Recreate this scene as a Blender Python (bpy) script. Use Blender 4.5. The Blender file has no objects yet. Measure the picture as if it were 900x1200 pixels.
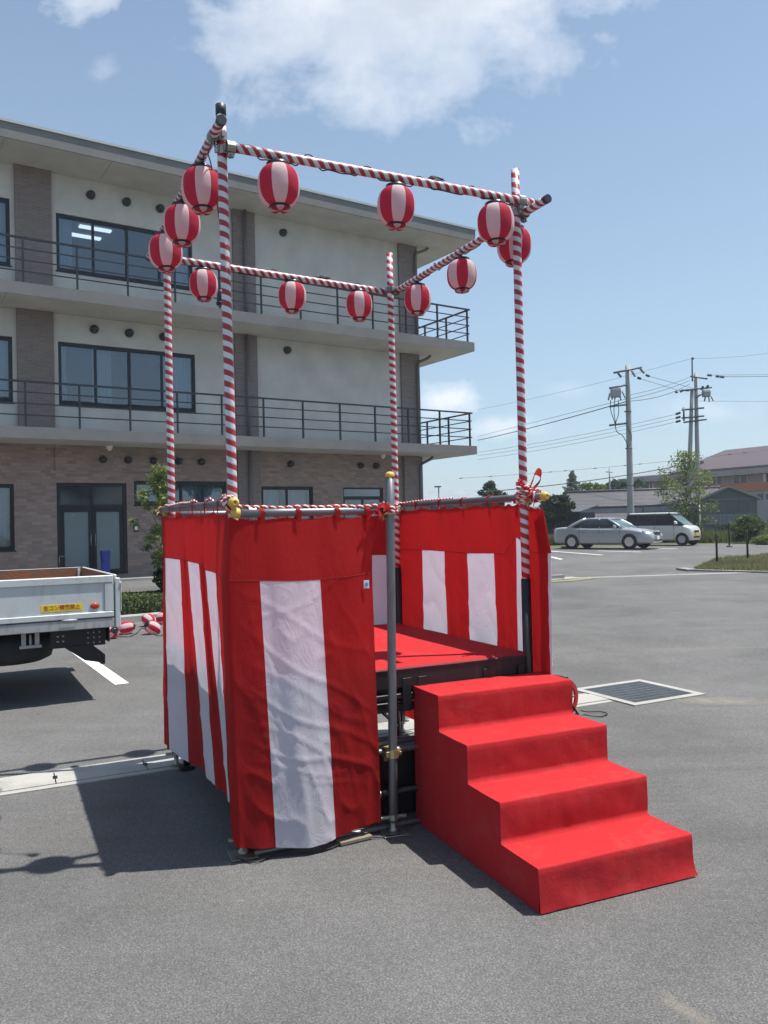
import bpy, math, random
from mathutils import Vector, Matrix, noise
random.seed(7)
R = math.radians
scene = bpy.context.scene
# ------------------------------------------------------------------ camera
F, ROLL, PITCH, HC = 950.0, R(1.31), R(0.8), 1.7
cam = bpy.data.cameras.new('camera'); camo = bpy.data.objects.new('camera', cam)
scene.collection.objects.link(camo); scene.camera = camo
cam.sensor_fit = 'VERTICAL'; cam.sensor_height = 36.0; cam.lens = 36.0 * F / 1200.0
cam.clip_start = 0.05; cam.clip_end = 2000
camo.location = (0, 0, HC)
camo.rotation_mode = 'XYZ'
camo.matrix_world = Matrix.Translation((0, 0, HC)) @ Matrix.Rotation(PITCH, 4, 'X') @ Matrix.Rotation(R(90), 4, 'X') @ Matrix.Rotation(-ROLL, 4, 'Z')
# ------------------------------------------------------------------ light
SUN = Vector((0.35, 0.033, 1.0)).normalized()
ELEV = math.asin(SUN.z); AZ = math.atan2(SUN.x, SUN.y)
sl = bpy.data.lights.new('sun', 'SUN'); slo = bpy.data.objects.new('sun', sl); scene.collection.objects.link(slo)
sl.energy = 4.6; sl.angle = R(0.53); sl.color = (1.0, 0.95, 0.88)
slo.rotation_euler = SUN.to_track_quat('Z', 'Y').to_euler(); slo.location = (20, 0, 40)
scene.view_settings.view_transform = 'Standard'; scene.view_settings.look = 'None'
scene.view_settings.gamma = 1; scene.view_settings.exposure = 0.62
scene.view_settings.use_curve_mapping = False
scene.render.engine = 'CYCLES'
scene.cycles.max_bounces = 8; scene.cycles.transparent_max_bounces = 12

class NT:
    """small node-graph helper"""
    def __init__(s, tree): s.t = tree; s.n = tree.nodes; s.l = tree.links
    def add(s, typ, **kw):
        n = s.n.new(typ)
        for k, v in kw.items(): setattr(n, k, v)
        return n
    def link(s, a, b): s.l.new(a, b)
    def setv(s, sock, v):
        if isinstance(v, bpy.types.NodeSocket): s.l.new(v, sock)
        else: sock.default_value = v
    def math(s, op, a, b=None, c=None, clamp=False):
        n = s.add('ShaderNodeMath', operation=op, use_clamp=clamp)
        s.setv(n.inputs[0], a)
        if b is not None: s.setv(n.inputs[1], b)
        if c is not None: s.setv(n.inputs[2], c)
        return n.outputs[0]
    def noise(s, vec, scale, detail=4, rough=0.55, dist=0.0):
        n = s.add('ShaderNodeTexNoise'); n.inputs['Scale'].default_value = scale
        n.inputs['Detail'].default_value = detail; n.inputs['Roughness'].default_value = rough
        n.inputs['Distortion'].default_value = dist
        if vec is not None: s.l.new(vec, n.inputs['Vector'])
        return n.outputs['Fac']
    def ramp(s, fac, stops, interp='LINEAR'):
        n = s.add('ShaderNodeValToRGB'); cr = n.color_ramp; cr.interpolation = interp
        while len(cr.elements) < len(stops): cr.elements.new(0.5)
        for e, (p, c) in zip(cr.elements, stops):
            e.position = p; e.color = (c[0], c[1], c[2], 1) if hasattr(c, '__len__') else (c, c, c, 1)
        s.l.new(fac, n.inputs[0]); return n.outputs[0]
    def mix(s, fac, a, b, typ='MIX'):
        n = s.add('ShaderNodeMix', data_type='RGBA', blend_type=typ)
        s.setv(n.inputs[0], fac)
        for i, v in ((6, a), (7, b)):
            if isinstance(v, bpy.types.NodeSocket): s.l.new(v, n.inputs[i])
            else: n.inputs[i].default_value = (v[0], v[1], v[2], 1)
        return n.outputs[2]
    def mapr(s, v, a, b, c, d):
        n = s.add('ShaderNodeMapRange'); s.setv(n.inputs[0], v)
        for i, x in enumerate((a, b, c, d)): n.inputs[i + 1].default_value = x
        return n.outputs[0]
    def combine(s, x, y, z):
        n = s.add('ShaderNodeCombineXYZ')
        for i, v in enumerate((x, y, z)): s.setv(n.inputs[i], v)
        return n.outputs[0]

# world: physical sky and a layer of thin clouds in direction space
world = bpy.data.worlds.new('World'); scene.world = world; world.use_nodes = True
w = NT(world.node_tree); w.n.clear()
sky = w.add('ShaderNodeTexSky', sky_type='NISHITA'); sky.sun_disc = False
sky.sun_elevation = ELEV; sky.sun_rotation = AZ
sky.air_density = 1.0; sky.dust_density = 1.2; sky.ozone_density = 2.2; sky.altitude = 50
geo = w.add('ShaderNodeTexCoord'); sp = w.add('ShaderNodeSeparateXYZ'); w.link(geo.outputs['Generated'], sp.inputs[0])
X, Y, Z = sp.outputs
zc = w.math('MAXIMUM', Z, 0.02)
cx = w.math('DIVIDE', X, zc); cy = w.math('DIVIDE', Y, zc)          # the cloud layer's plane
def blob(x0, y0, rx, ry, edge, soft, amp, seed, sc):
    dx = w.math('DIVIDE', w.math('SUBTRACT', cx, x0), rx); dy = w.math('DIVIDE', w.math('SUBTRACT', cy, y0), ry)
    r2 = w.math('SQRT', w.math('ADD', w.math('MULTIPLY', dx, dx), w.math('MULTIPLY', dy, dy)))
    nz = w.noise(w.combine(cx, cy, seed), sc, 7, 0.55, 0.25)
    v = w.math('ADD', w.math('SUBTRACT', edge, r2), w.math('MULTIPLY', w.math('SUBTRACT', nz, 0.5), amp))
    return w.math('SMOOTHSTEP', v, 0.0, soft) if False else w.mapr(v, 0.0, soft, 0.0, 1.0)
# low, faint cumulus near the horizon
tx = w.math('DIVIDE', X, w.math('MAXIMUM', Y, 0.05)); tz = w.math('DIVIDE', Z, w.math('MAXIMUM', Y, 0.05))
def puff(x0, z0, rx, rz, edge, soft, amp, top, seed, sc, det=7):
    dx = w.math('DIVIDE', w.math('SUBTRACT', tx, x0), rx); dz = w.math('DIVIDE', w.math('SUBTRACT', tz, z0), rz)
    r2 = w.math('SQRT', w.math('ADD', w.math('MULTIPLY', dx, dx), w.math('MULTIPLY', dz, dz)))
    nz = w.noise(w.combine(tx, w.math('MULTIPLY', tz, 1.15), seed), sc, det, 0.58, 0.15)
    v = w.math('ADD', w.math('SUBTRACT', edge, r2), w.math('MULTIPLY', w.math('SUBTRACT', nz, 0.5), amp))
    return w.mapr(v, 0.0, soft, 0.0, top)
def mx(l):
    a = l[0]
    for b in l[1:]: a = w.math('MAXIMUM', a, b)
    return a
sp2 = mx([puff(0.045, 0.67, 0.29, 0.18, 1.0, 0.80, 1.9, 1.0, 3.1, 9.0), puff(-0.36, 0.665, 0.055, 0.045, 0.9, 0.8, 2.2, 0.85, 7.7, 16.0), puff(-0.335, 0.575, 0.035, 0.025, 0.7, 1.4, 2.2, 0.45, 4.2, 22.0), puff(0.285, 0.600, 0.040, 0.024, 0.45, 1.3, 2.6, 0.7, 5.2, 24.0)])
lm = mx([puff(0.085, 0.150, 0.050, 0.026, 1.0, 0.9, 1.8, 0.9, 1.0, 26.0), puff(0.15, 0.115, 0.05, 0.018, 1.0, 0.9, 1.8, 0.6, 2.0, 26.0), puff(0.40, 0.13, 0.07, 0.02, 1.0, 0.9, 2.0, 0.28, 5.0, 26.0), puff(0.23, 0.16, 0.035, 0.012, 1.0, 0.9, 2.0, 0.22, 8.0, 26.0)])
shade = w.noise(w.combine(tx, tz, 9.3), 7.5, 5, 0.55)
inner = w.mapr(sp2, 0.3, 1.0, 0.0, 1.0)
ccol = w.mix(w.math('MULTIPLY', inner, w.mapr(shade, 0.32, 0.62, 0.15, 1.0)), (7.1, 7.4, 7.9), (4.6, 5.1, 5.8))
skyc = w.mix(1.0, w.mix(w.mapr(Z, 0.0, 0.55, 0.55, 0.20), sky.outputs[0], (4.55, 5.4, 6.65)), (0.94, 1.0, 0.98), 'MULTIPLY')
c1 = w.mix(w.math('MULTIPLY', sp2, 0.95), skyc, ccol)
c2 = w.mix(lm, c1, (6.6, 7.0, 7.6))
bg = w.add('ShaderNodeBackground'); bg.inputs['Strength'].default_value = 0.095
w.link(c2, bg.inputs['Color']); wo = w.add('ShaderNodeOutputWorld'); w.link(bg.outputs[0], wo.inputs[0])

# ------------------------------------------------------------------ materials
MATS = {}
def base_mat(name):
    m = bpy.data.materials.new(name); m.use_nodes = True; MATS[name] = m
    t = NT(m.node_tree); p = t.n['Principled BSDF']; return m, t, p
def objc(t, which='Object'):
    return t.add('ShaderNodeTexCoord').outputs[which]
def bump(t, p, h, dist=0.01, strength=1.0):
    b = t.add('ShaderNodeBump'); b.inputs['Distance'].default_value = dist; b.inputs['Strength'].default_value = strength
    t.link(h, b.inputs['Height']); t.link(b.outputs[0], p.inputs['Normal']); return b
def plain(name, col, rough=0.5, metal=0.0, var=0.12, scale=3.0, bmp=0.0, spec=0.5, bscale=60, coat=0.0):
    m, t, p = base_mat(name); v = objc(t)
    n = t.noise(v, scale, 5, 0.6)
    c = t.mix(n, [x * (1 - var) for x in col], [min(1, x * (1 + var)) for x in col])
    t.link(c, p.inputs['Base Color']); p.inputs['Metallic'].default_value = metal
    p.inputs['Specular IOR Level'].default_value = spec
    t.link(t.mapr(t.noise(v, scale * 4, 3), 0.3, 0.7, max(0, rough - .06), min(1, rough + .06)), p.inputs['Roughness'])
    if coat: p.inputs['Coat Weight'].default_value = coat; p.inputs['Coat Roughness'].default_value = 0.05
    if bmp: bump(t, p, t.noise(v, bscale, 3), bmp)
    return m
def asphalt(name, base, seams=True):
    m, t, p = base_mat(name); v = objc(t)
    fine = t.noise(v, 125, 3, 0.72); mid = t.noise(v, 26, 4, 0.65); big = t.noise(v, 0.42, 5, 0.6, .4); patch = t.noise(v, 2.6, 4, 0.6)
    vo = t.add('ShaderNodeTexVoronoi'); vo.inputs['Scale'].default_value = 95; t.link(v, vo.inputs['Vector'])
    g = t.ramp(fine, [(0.30, 0.52), (0.5, 1.0), (0.68, 1.62)])
    g2 = t.ramp(vo.outputs['Distance'], [(0.0, 1.18), (0.6, 0.82)])
    g3 = t.ramp(big, [(0.3, 0.76), (0.5, 1.0), (0.72, 1.20)])
    g4 = t.ramp(patch, [(0.3, 0.93), (0.7, 1.07)]); g5 = t.ramp(mid, [(0.3, 0.86), (0.7, 1.14)])
    c = t.mix(1.0, (base, base * 0.995, base * 0.985), g, 'MULTIPLY')
    for q in (g2, g3, g4, g5): c = t.mix(1.0, c, q, 'MULTIPLY')
    # pale dust trails along the flow of rain water
    map_ = t.add('ShaderNodeMapping'); map_.inputs['Rotation'].default_value = (0, 0, R(-28)); map_.inputs['Scale'].default_value = (0.25, 1.6, 1)
    t.link(v, map_.inputs[0])
    st = t.noise(map_.outputs[0], 0.9, 5, 0.6, 0.6)
    c = t.mix(t.ramp(st, [(0.56, 0.0), (0.75, 0.22)]), c, (base * 2.0, base * 1.9, base * 1.7))
    # faint darker tyre sweeps and small oil spots
    map2 = t.add('ShaderNodeMapping'); map2.inputs['Rotation'].default_value = (0, 0, R(-62)); map2.inputs['Scale'].default_value = (0.10, 1.9, 1); t.link(v, map2.inputs[0])
    ty = t.noise(map2.outputs[0], 1.3, 4, 0.55, 0.9)
    c = t.mix(t.ramp(ty, [(0.55, 0.0), (0.68, 0.20)]), c, (base * .45, base * .45, base * .46))
    ol = t.noise(v, 1.15, 3, 0.5, 0.2)
    c = t.mix(t.ramp(ol, [(0.70, 0.0), (0.77, 0.45)]), c, (base * .35, base * .35, base * .36))
    t.link(c, p.inputs['Base Color']); p.inputs['Roughness'].default_value = 0.9; p.inputs['Specular IOR Level'].default_value = 0.25
    bump(t, p, t.math('ADD', fine, t.math('MULTIPLY', vo.outputs['Distance'], 0.8)), 0.006, 0.8)
    return m
def cloth(name, col, trans=0.35, var=0.06, wr=0.004, sheen=0.0):
    m, t, p = base_mat(name); v = objc(t)
    n = t.noise(v, 5, 4)
    c = t.mix(n, [x * (1 - var) for x in col], [min(1, x * (1 + var)) for x in col])
    t.link(c, p.inputs['Base Color']); p.inputs['Roughness'].default_value = 0.72; p.inputs['Specular IOR Level'].default_value = 0.3
    if sheen: p.inputs['Sheen Weight'].default_value = sheen
    mp = t.add('ShaderNodeMapping'); mp.inputs['Rotation'].default_value = (0.2, 0.5, 0.3); mp.inputs['Scale'].default_value = (1, 1, 0.55); t.link(v, mp.inputs[0])
    crk = t.noise(mp.outputs[0], 14, 6, 0.62, 0.8); weave = t.noise(v, 420, 1)
    h = t.math('ADD', t.math('ABSOLUTE', t.math('SUBTRACT', crk, 0.5)), t.math('MULTIPLY', weave, 0.04))
    b = bump(t, p, h, wr * 3.0, 0.5)
    tr = t.add('ShaderNodeBsdfTranslucent'); t.link(c, tr.inputs[0]); t.link(b.outputs[0], tr.inputs['Normal'])
    mx = t.add('ShaderNodeMixShader'); mx.inputs[0].default_value = trans
    t.link(p.outputs[0], mx.inputs[1]); t.link(tr.outputs[0], mx.inputs[2])
    t.link(mx.outputs[0], t.n['Material Output'].inputs[0]); return m
def spiral(name, pitch, duty, hand=1, starts=1):
    m, t, p = base_mat(name); v = objc(t); s = t.add('ShaderNodeSeparateXYZ'); t.link(v, s.inputs[0])
    ang = t.math('MULTIPLY', t.math('ARCTAN2', s.outputs[1], s.outputs[0]), hand * starts / (2 * math.pi))
    wob = t.math('MULTIPLY', t.math('SUBTRACT', t.noise(t.combine(0.0, 0.0, s.outputs[2]), 5.0, 2), 0.5), 0.35)
    f = t.math('FRACT', t.math('ADD', t.math('ADD', t.math('DIVIDE', s.outputs[2], pitch), ang), wob))
    k = t.math('GREATER_THAN', f, duty)
    dirt = t.noise(v, 16, 4)
    wh = t.mix(dirt, (0.50, 0.53, 0.57), (0.70, 0.72, 0.75)); rd = t.mix(dirt, (0.28, 0.02, 0.03), (0.40, 0.03, 0.042))
    t.link(t.mix(k, rd, wh), p.inputs['Base Color']); p.inputs['Roughness'].default_value = 0.42
    e = t.math('ABSOLUTE', t.math('SUBTRACT', f, duty))
    bump(t, p, t.math('ADD', t.math('MULTIPLY', t.noise(v, 70, 3), 0.5), t.ramp(e, [(0.0, 0.0), (0.06, 1.0)])), 0.003, 0.6)
    return m
def tile_mat(name, c1, c2, bw, bh, mortar, mc, rough=0.6):
    m, t, p = base_mat(name); v = objc(t); s = t.add('ShaderNodeSeparateXYZ'); t.link(v, s.inputs[0])
    u = t.math('ADD', s.outputs[0], s.outputs[1])
    br = t.add('ShaderNodeTexBrick'); t.link(t.combine(u, s.outputs[2], 0.0), br.inputs['Vector'])
    br.inputs['Scale'].default_value = 1.0; br.inputs['Brick Width'].default_value = bw; br.inputs['Row Height'].default_value = bh
    br.inputs['Mortar Size'].default_value = mortar; br.inputs['Color1'].default_value = (*c1, 1); br.inputs['Color2'].default_value = (*c2, 1)
    br.inputs['Mortar'].default_value = (*mc, 1); br.inputs['Bias'].default_value = 0.0
    c = t.mix(1.0, br.outputs[0], t.ramp(t.noise(v, 0.8, 5), [(0.3, 0.9), (0.7, 1.08)]), 'MULTIPLY')
    t.link(c, p.inputs['Base Color']); p.inputs['Roughness'].default_value = rough
    bump(t, p, br.outputs['Fac'], -0.004, 0.6); return m
def glass_mat(name, tint, trans, rough=0.02):
    """window pane: mirrors the sky and lets a little of the room through"""
    m, t, p = base_mat(name)
    g = t.add('ShaderNodeBsdfGlossy'); g.inputs['Roughness'].default_value = rough; g.inputs['Color'].default_value = (0.9, 0.95, 1, 1)
    tr = t.add('ShaderNodeBsdfTransparent'); tr.inputs[0].default_value = (*tint, 1)
    fr = t.add('ShaderNodeFresnel'); fr.inputs[0].default_value = 1.75
    b = t.add('ShaderNodeBump'); b.inputs['Distance'].default_value = 0.02; b.inputs['Strength'].default_value = 0.15
    t.link(t.noise(objc(t), 1.2, 2), b.inputs['Height']); t.link(b.outputs[0], g.inputs['Normal'])
    mx = t.add('ShaderNodeMixShader'); t.link(t.math('ADD', t.math('MULTIPLY', fr.outputs[0], 1.0 - trans), 0.02), mx.inputs[0])
    t.link(tr.outputs[0], mx.inputs[1]); t.link(g.outputs[0], mx.inputs[2])
    t.link(mx.outputs[0], t.n['Material Output'].inputs[0]); return m
def leaf_mat(name, a, b, trans=0.35):
    m, t, p = base_mat(name)
    at = t.add('ShaderNodeAttribute'); at.attribute_name = 'tone'
    c = t.ramp(at.outputs['Fac'], [(0.0, a), (1.0, b)])
    t.link(c, p.inputs['Base Color']); p.inputs['Roughness'].default_value = 0.6
    tr = t.add('ShaderNodeBsdfTranslucent'); t.link(c, tr.inputs[0])
    mx = t.add('ShaderNodeMixShader'); mx.inputs[0].default_value = trans
    t.link(p.outputs[0], mx.inputs[1]); t.link(tr.outputs[0], mx.inputs[2]); t.link(mx.outputs[0], t.n['Material Output'].inputs[0])
    return m
def streaks(name, col, dark, rough, sx=3.0, sz=0.25, metal=0.0, amt=(0.5, 0.75), bmp=0.0):
    m, t, p = base_mat(name); v = objc(t)
    mp = t.add('ShaderNodeMapping'); mp.inputs['Scale'].default_value = (sx, sx, sz); t.link(v, mp.inputs[0])
    n = t.noise(mp.outputs[0], 2.0, 6, 0.65)
    c = t.mix(t.ramp(n, [(amt[0], 0.0), (amt[1], 1.0)]), col, dark)
    c = t.mix(1.0, c, t.ramp(t.noise(v, 1.3, 4), [(0.3, 0.88), (0.7, 1.08)]), 'MULTIPLY')
    t.link(c, p.inputs['Base Color']); p.inputs['Roughness'].default_value = rough; p.inputs['Metallic'].default_value = metal
    if bmp: bump(t, p, t.noise(v, 30, 4), bmp)
    return m

M_ASPH = asphalt('asphalt', 0.135)
M_ASPH_OLD = asphalt('asphalt_driveway', 0.12)
M_CONC = streaks('concrete', (0.34, 0.335, 0.31), (0.24, 0.235, 0.22), 0.85, 1.5, 1.5, bmp=0.004)
M_CONC_D = streaks('concrete_dark', (0.27, 0.265, 0.25), (0.18, 0.175, 0.165), 0.9, 1.5, 1.5)
M_PAINT = streaks('road_paint', (0.78, 0.78, 0.76), (0.45, 0.45, 0.43), 0.7, 9, 9, amt=(0.62, 0.80))
M_YEL = plain('yellow_moss', (0.20, 0.20, 0.09), 0.9, var=0.4, scale=9)
M_RED = cloth('red_cotton', (0.44, 0.013, 0.014), 0.46)
M_WHT = cloth('white_cotton', (0.76, 0.72, 0.80), 0.40)
M_SEAM = cloth('seam_thread', (0.20, 0.008, 0.012), 0.2)
M_SPIR = spiral('striped_tape', 0.060, 0.50, 1)
M_SPIRB = spiral('striped_tape_beam', 0.060, 0.50, -1, 2)
M_BLK = plain('black_paint', (0.009, 0.009, 0.012), 0.5, var=0.3, scale=8)
M_BLKW = streaks('black_plank', (0.014, 0.010, 0.013), (0.05, 0.038, 0.04), 0.6, 7, 0.8, amt=(0.55, 0.8))
M_RUB = plain('black_rubber', (0.015, 0.015, 0.016), 0.8); M_CAP = plain('end_cap_plastic', (0.022, 0.030, 0.048), 0.5)
M_STEEL = streaks('galvanised_pipe', (0.20, 0.20, 0.22), (0.13, 0.13, 0.14), 0.42, 14, 3, metal=0.6, bmp=0.0)
M_ZINC = plain('zinc_plate', (0.34, 0.33, 0.30), 0.42, 0.8, var=0.25, scale=20)
M_BRASS = plain('zinc_clamp', (0.52, 0.43, 0.25), 0.4, 0.85, var=0.3, scale=30)
M_YCAP = plain('yellow_plastic', (0.62, 0.40, 0.07), 0.5, var=0.08, scale=14)
M_LR = cloth('lantern_red', (0.60, 0.042, 0.092), 0.50, wr=0.0004)
M_LW = cloth('lantern_white', (0.84, 0.70, 0.72), 0.50, wr=0.0004)
M_LBLK = plain('lantern_ring', (0.012, 0.013, 0.018), 0.35)
M_FELT = None
def felt(name, col, wr=0.5):
    m, t, p = base_mat(name); v = objc(t)
    n = t.noise(v, 3, 4); n2 = t.noise(v, 260, 2, 0.7)
    c = t.mix(n, [x * 0.92 for x in col], [min(1, x * 1.06) for x in col])
    c = t.mix(1.0, c, t.ramp(n2, [(0.3, 0.84), (0.7, 1.14)]), 'MULTIPLY')
    dst = t.noise(v, 7, 6, 0.7, 0.5); spk = t.noise(v, 95, 2, 0.6)
    c = t.mix(t.math('ADD', t.ramp(dst, [(0.52, 0.0), (0.72, 0.10)]), t.ramp(spk, [(0.70, 0.0), (0.76, 0.35)])), c, (0.42, 0.20, 0.17))
    t.link(c, p.inputs['Base Color']); p.inputs['Roughness'].default_value = 0.95; p.inputs['Specular IOR Level'].default_value = 0.15
    bump(t, p, t.math('ADD', t.math('MULTIPLY', n2, 0.25), t.noise(v, 9, 5, 0.6)), 0.008, wr + .25); return m
M_FELT = felt('red_felt', (0.42, 0.022, 0.026))
M_ROPE_R = plain('rope_red', (0.50, 0.02, 0.03), 0.8); M_ROPE_W = plain('rope_white', (0.75, 0.70, 0.68), 0.8)
M_CORD = plain('black_cord', (0.012, 0.012, 0.013), 0.5)
M_WALL = streaks('render_wall', (0.565, 0.555, 0.53), (0.51, 0.50, 0.48), 0.9, 0.5, 0.12, bmp=0.002)
M_TILE = tile_mat('brown_tile', (0.345, 0.25, 0.21), (0.225, 0.162, 0.138), 0.24, 0.085, 0.008, (0.24, 0.20, 0.18))
M_TILED = tile_mat('grey_brown_tile', (0.22, 0.172, 0.158), (0.17, 0.132, 0.122), 0.24, 0.06, 0.006, (0.24, 0.215, 0.205))
M_FASC = streaks('fascia_panel', (0.17, 0.168, 0.165), (0.13, 0.13, 0.128), 0.6, 0.4, 0.3)
M_SOFF = streaks('soffit_board', (0.52, 0.50, 0.46), (0.46, 0.445, 0.41), 0.85, 0.4, 0.3)
M_ROOF = plain('roof_sheet', (0.42, 0.45, 0.46), 0.5, 0.3)
M_FRAME = plain('dark_window_frame', (0.012, 0.014, 0.020), 0.35, 0.3, var=0.1)
M_RAIL = plain('dark_rail', (0.022, 0.026, 0.034), 0.4, 0.3, var=0.1)
M_GLASS = glass_mat('window_glass', (0.70, 0.77, 0.82), 0.0)
M_FROST = plain('frosted_glass', (0.16, 0.21, 0.23), 0.22, var=0.1, scale=1.0)
M_DARKG = plain('dark_glass', (0.035, 0.045, 0.055), 0.06, var=0.5, scale=1.2)
M_ROOM = plain('room_wall', (0.20, 0.21, 0.22), 0.9)
M_CURT = plain('sheer_curtain', (0.70, 0.73, 0.74), 0.9, var=0.05)
M_PIPE = plain('downpipe', (0.135, 0.13, 0.14), 0.5)
M_HOOD = plain('vent_hood', (0.035, 0.036, 0.045), 0.35, 0.3)
M_WPL = plain('white_plastic', (0.72, 0.72, 0.70), 0.5)
M_BLUE = plain('blue_plastic', (0.02, 0.04, 0.28), 0.4)
m_, t_, p_ = base_mat('lamp_panel'); p_.inputs['Base Color'].default_value = (0.9, 0.95, 1, 1); p_.inputs['Emission Color'].default_value = (0.92, 0.97, 1, 1); p_.inputs['Emission Strength'].default_value = 1.1; M_LAMP = m_

# ------------------------------------------------------------------ mesh helper
class MB:
    def __init__(s): s.v = []; s.f = []; s.m = []; s.sm = []; s.tone = None
    def face(s, idx, mi=0, sm=False): s.f.append(tuple(idx)); s.m.append(mi); s.sm.append(sm)
    def add(s, vs, fs, mi=0, sm=False, M=None):
        o = len(s.v)
        for q in vs: s.v.append(tuple(M @ Vector(q)) if M is not None else tuple(q))
        for fc in fs: s.face([i + o for i in fc], mi, sm)
    def box(s, x0, y0, z0, x1, y1, z1, mi=0, M=None, bev=0.0):
        x0, x1 = min(x0, x1), max(x0, x1); y0, y1 = min(y0, y1), max(y0, y1); z0, z1 = min(z0, z1), max(z0, z1)
        b = min(bev, (x1 - x0) * .45, (y1 - y0) * .45, (z1 - z0) * .45)
        if b <= 0:
            vs = [(x, y, z) for z in (z0, z1) for y in (y0, y1) for x in (x0, x1)]
            fs = [(0, 2, 3, 1), (4, 5, 7, 6), (0, 1, 5, 4), (2, 6, 7, 3), (0, 4, 6, 2), (1, 3, 7, 5)]
            s.add(vs, fs, mi, False, M); return
        def ring(z, i): return [(x0 + i + b, y0 + i, z), (x1 - i - b, y0 + i, z), (x1 - i, y0 + i + b, z), (x1 - i, y1 - i - b, z), (x1 - i - b, y1 - i, z), (x0 + i + b, y1 - i, z), (x0 + i, y1 - i - b, z), (x0 + i, y0 + i + b, z)]
        rs = [ring(z0, b * .999), ring(z0 + b, 0), ring(z1 - b, 0), ring(z1, b * .999)]
        s.loft(rs, mi, True, True, M=M)
    def loft(s, rings, mi=0, cap0=True, cap1=True, sm=False, M=None, closed=True):
        n = len(rings[0]); vs = [p for r in rings for p in r]; fs = []
        for k in range(len(rings) - 1):
            for i in range(n if closed else n - 1):
                j = (i + 1) % n; fs.append((k * n + i, k * n + j, (k + 1) * n + j, (k + 1) * n + i))
        o = len(s.v)
        for q in vs: s.v.append(tuple(M @ Vector(q)) if M is not None else tuple(q))
        for fc in fs: s.face([i + o for i in fc], mi, sm)
        if cap0: s.face([o + i for i in range(n)][::-1], mi)
        if cap1: s.face([o + (len(rings) - 1) * n + i for i in range(n)], mi)
    def tube(s, pts, r, n=10, mi=0, caps=True, M=None):
        pts = [Vector(p) for p in pts]; rs = r if hasattr(r, '__len__') else [r] * len(pts)
        rings = []; ref = None
        for i, p in enumerate(pts):
            d = (pts[min(i + 1, len(pts) - 1)] - pts[max(i - 1, 0)]).normalized()
            if ref is None: ref = Vector((0, 0, 1)) if abs(d.z) < .9 else Vector((1, 0, 0))
            a = (ref - d * ref.dot(d))
            if a.length < 1e-4: a = Vector((1, 0, 0)) - d * d.x
            a.normalize(); b = d.cross(a); ref = a
            rings.append([tuple(p + (a * math.cos(2 * math.pi * k / n) + b * math.sin(2 * math.pi * k / n)) * rs[i]) for k in range(n)])
        s.loft(rings, mi, caps, caps, sm=True, M=M)
    def lathe(s, prof, n=24, mi=0, M=None, sm=True, mat_fn=None):
        """prof: list of (r,z)"""
        o = len(s.v)
        for r, z in prof:
            for k in range(n):
                q = Vector((r * math.cos(2 * math.pi * k / n), r * math.sin(2 * math.pi * k / n), z))
                s.v.append(tuple(M @ q) if M is not None else tuple(q))
        for i in range(len(prof) - 1):
            for k in range(n):
                j = (k + 1) % n
                s.face((o + i * n + k, o + i * n + j, o + (i + 1) * n + j, o + (i + 1) * n + k), mat_fn(i, k) if mat_fn else mi, sm)
        s.face([o + k for k in range(n)][::-1], mi); s.face([o + (len(prof) - 1) * n + k for k in range(n)], mi)
    def grid(s, fn, nu, nv, mi=0, sm=True, mat_fn=None):
        o = len(s.v)
        for j in range(nv + 1):
            for i in range(nu + 1): s.v.append(tuple(fn(i, j)))
        for j in range(nv):
            for i in range(nu):
                a = o + j * (nu + 1) + i
                s.face((a, a + 1, a + nu + 2, a + nu + 1), mat_fn(i, j) if mat_fn else mi, sm)
    def mesh(s, name, mats):
        me = bpy.data.meshes.new(name); me.from_pydata(s.v, [], s.f)
        for m in (mats if isinstance(mats, (list, tuple)) else [mats]): me.materials.append(m)
        me.polygons.foreach_set('material_index', s.m); me.polygons.foreach_set('use_smooth', s.sm)
        if s.tone is not None:
            a = me.attributes.new('tone', 'FLOAT', 'POINT'); a.data.foreach_set('value', s.tone)
        me.validate(); me.update(); return me
    def build(s, name, mats, parent=None, loc=(0, 0, 0), rz=0.0, M=None):
        o = bpy.data.objects.new(name, s.mesh(name, mats)); scene.collection.objects.link(o)
        if M is not None: o.matrix_local = M
        else: o.location = loc; o.rotation_euler = (0, 0, rz)
        if parent is not None: o.parent = parent
        return o
def tag(o, label=None, cat=None, group=None, kind=None):
    if label: o['label'] = label
    if cat: o['category'] = cat
    if group: o['group'] = group
    if kind: o['kind'] = kind
    return o
def empty(name, loc=(0, 0, 0), rz=0.0, label=None, cat=None, group=None):
    o = bpy.data.objects.new(name, None); scene.collection.objects.link(o); o.location = loc; o.rotation_euler = (0, 0, rz)
    o.empty_display_size = 0.2
    return tag(o, label, cat, group)
def children(o): return [c for c in bpy.data.objects if c.parent == o]
def copy_tree(o, parent=None, kids=None):
    c = o.copy(); scene.collection.objects.link(c); c.parent = parent
    for ch in children(o): copy_tree(ch, c)
    return c
def sstep(x, a, b):
    k = max(0.0, min(1.0, (x - a) / (b - a))); return k * k * (3 - 2 * k)
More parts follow.
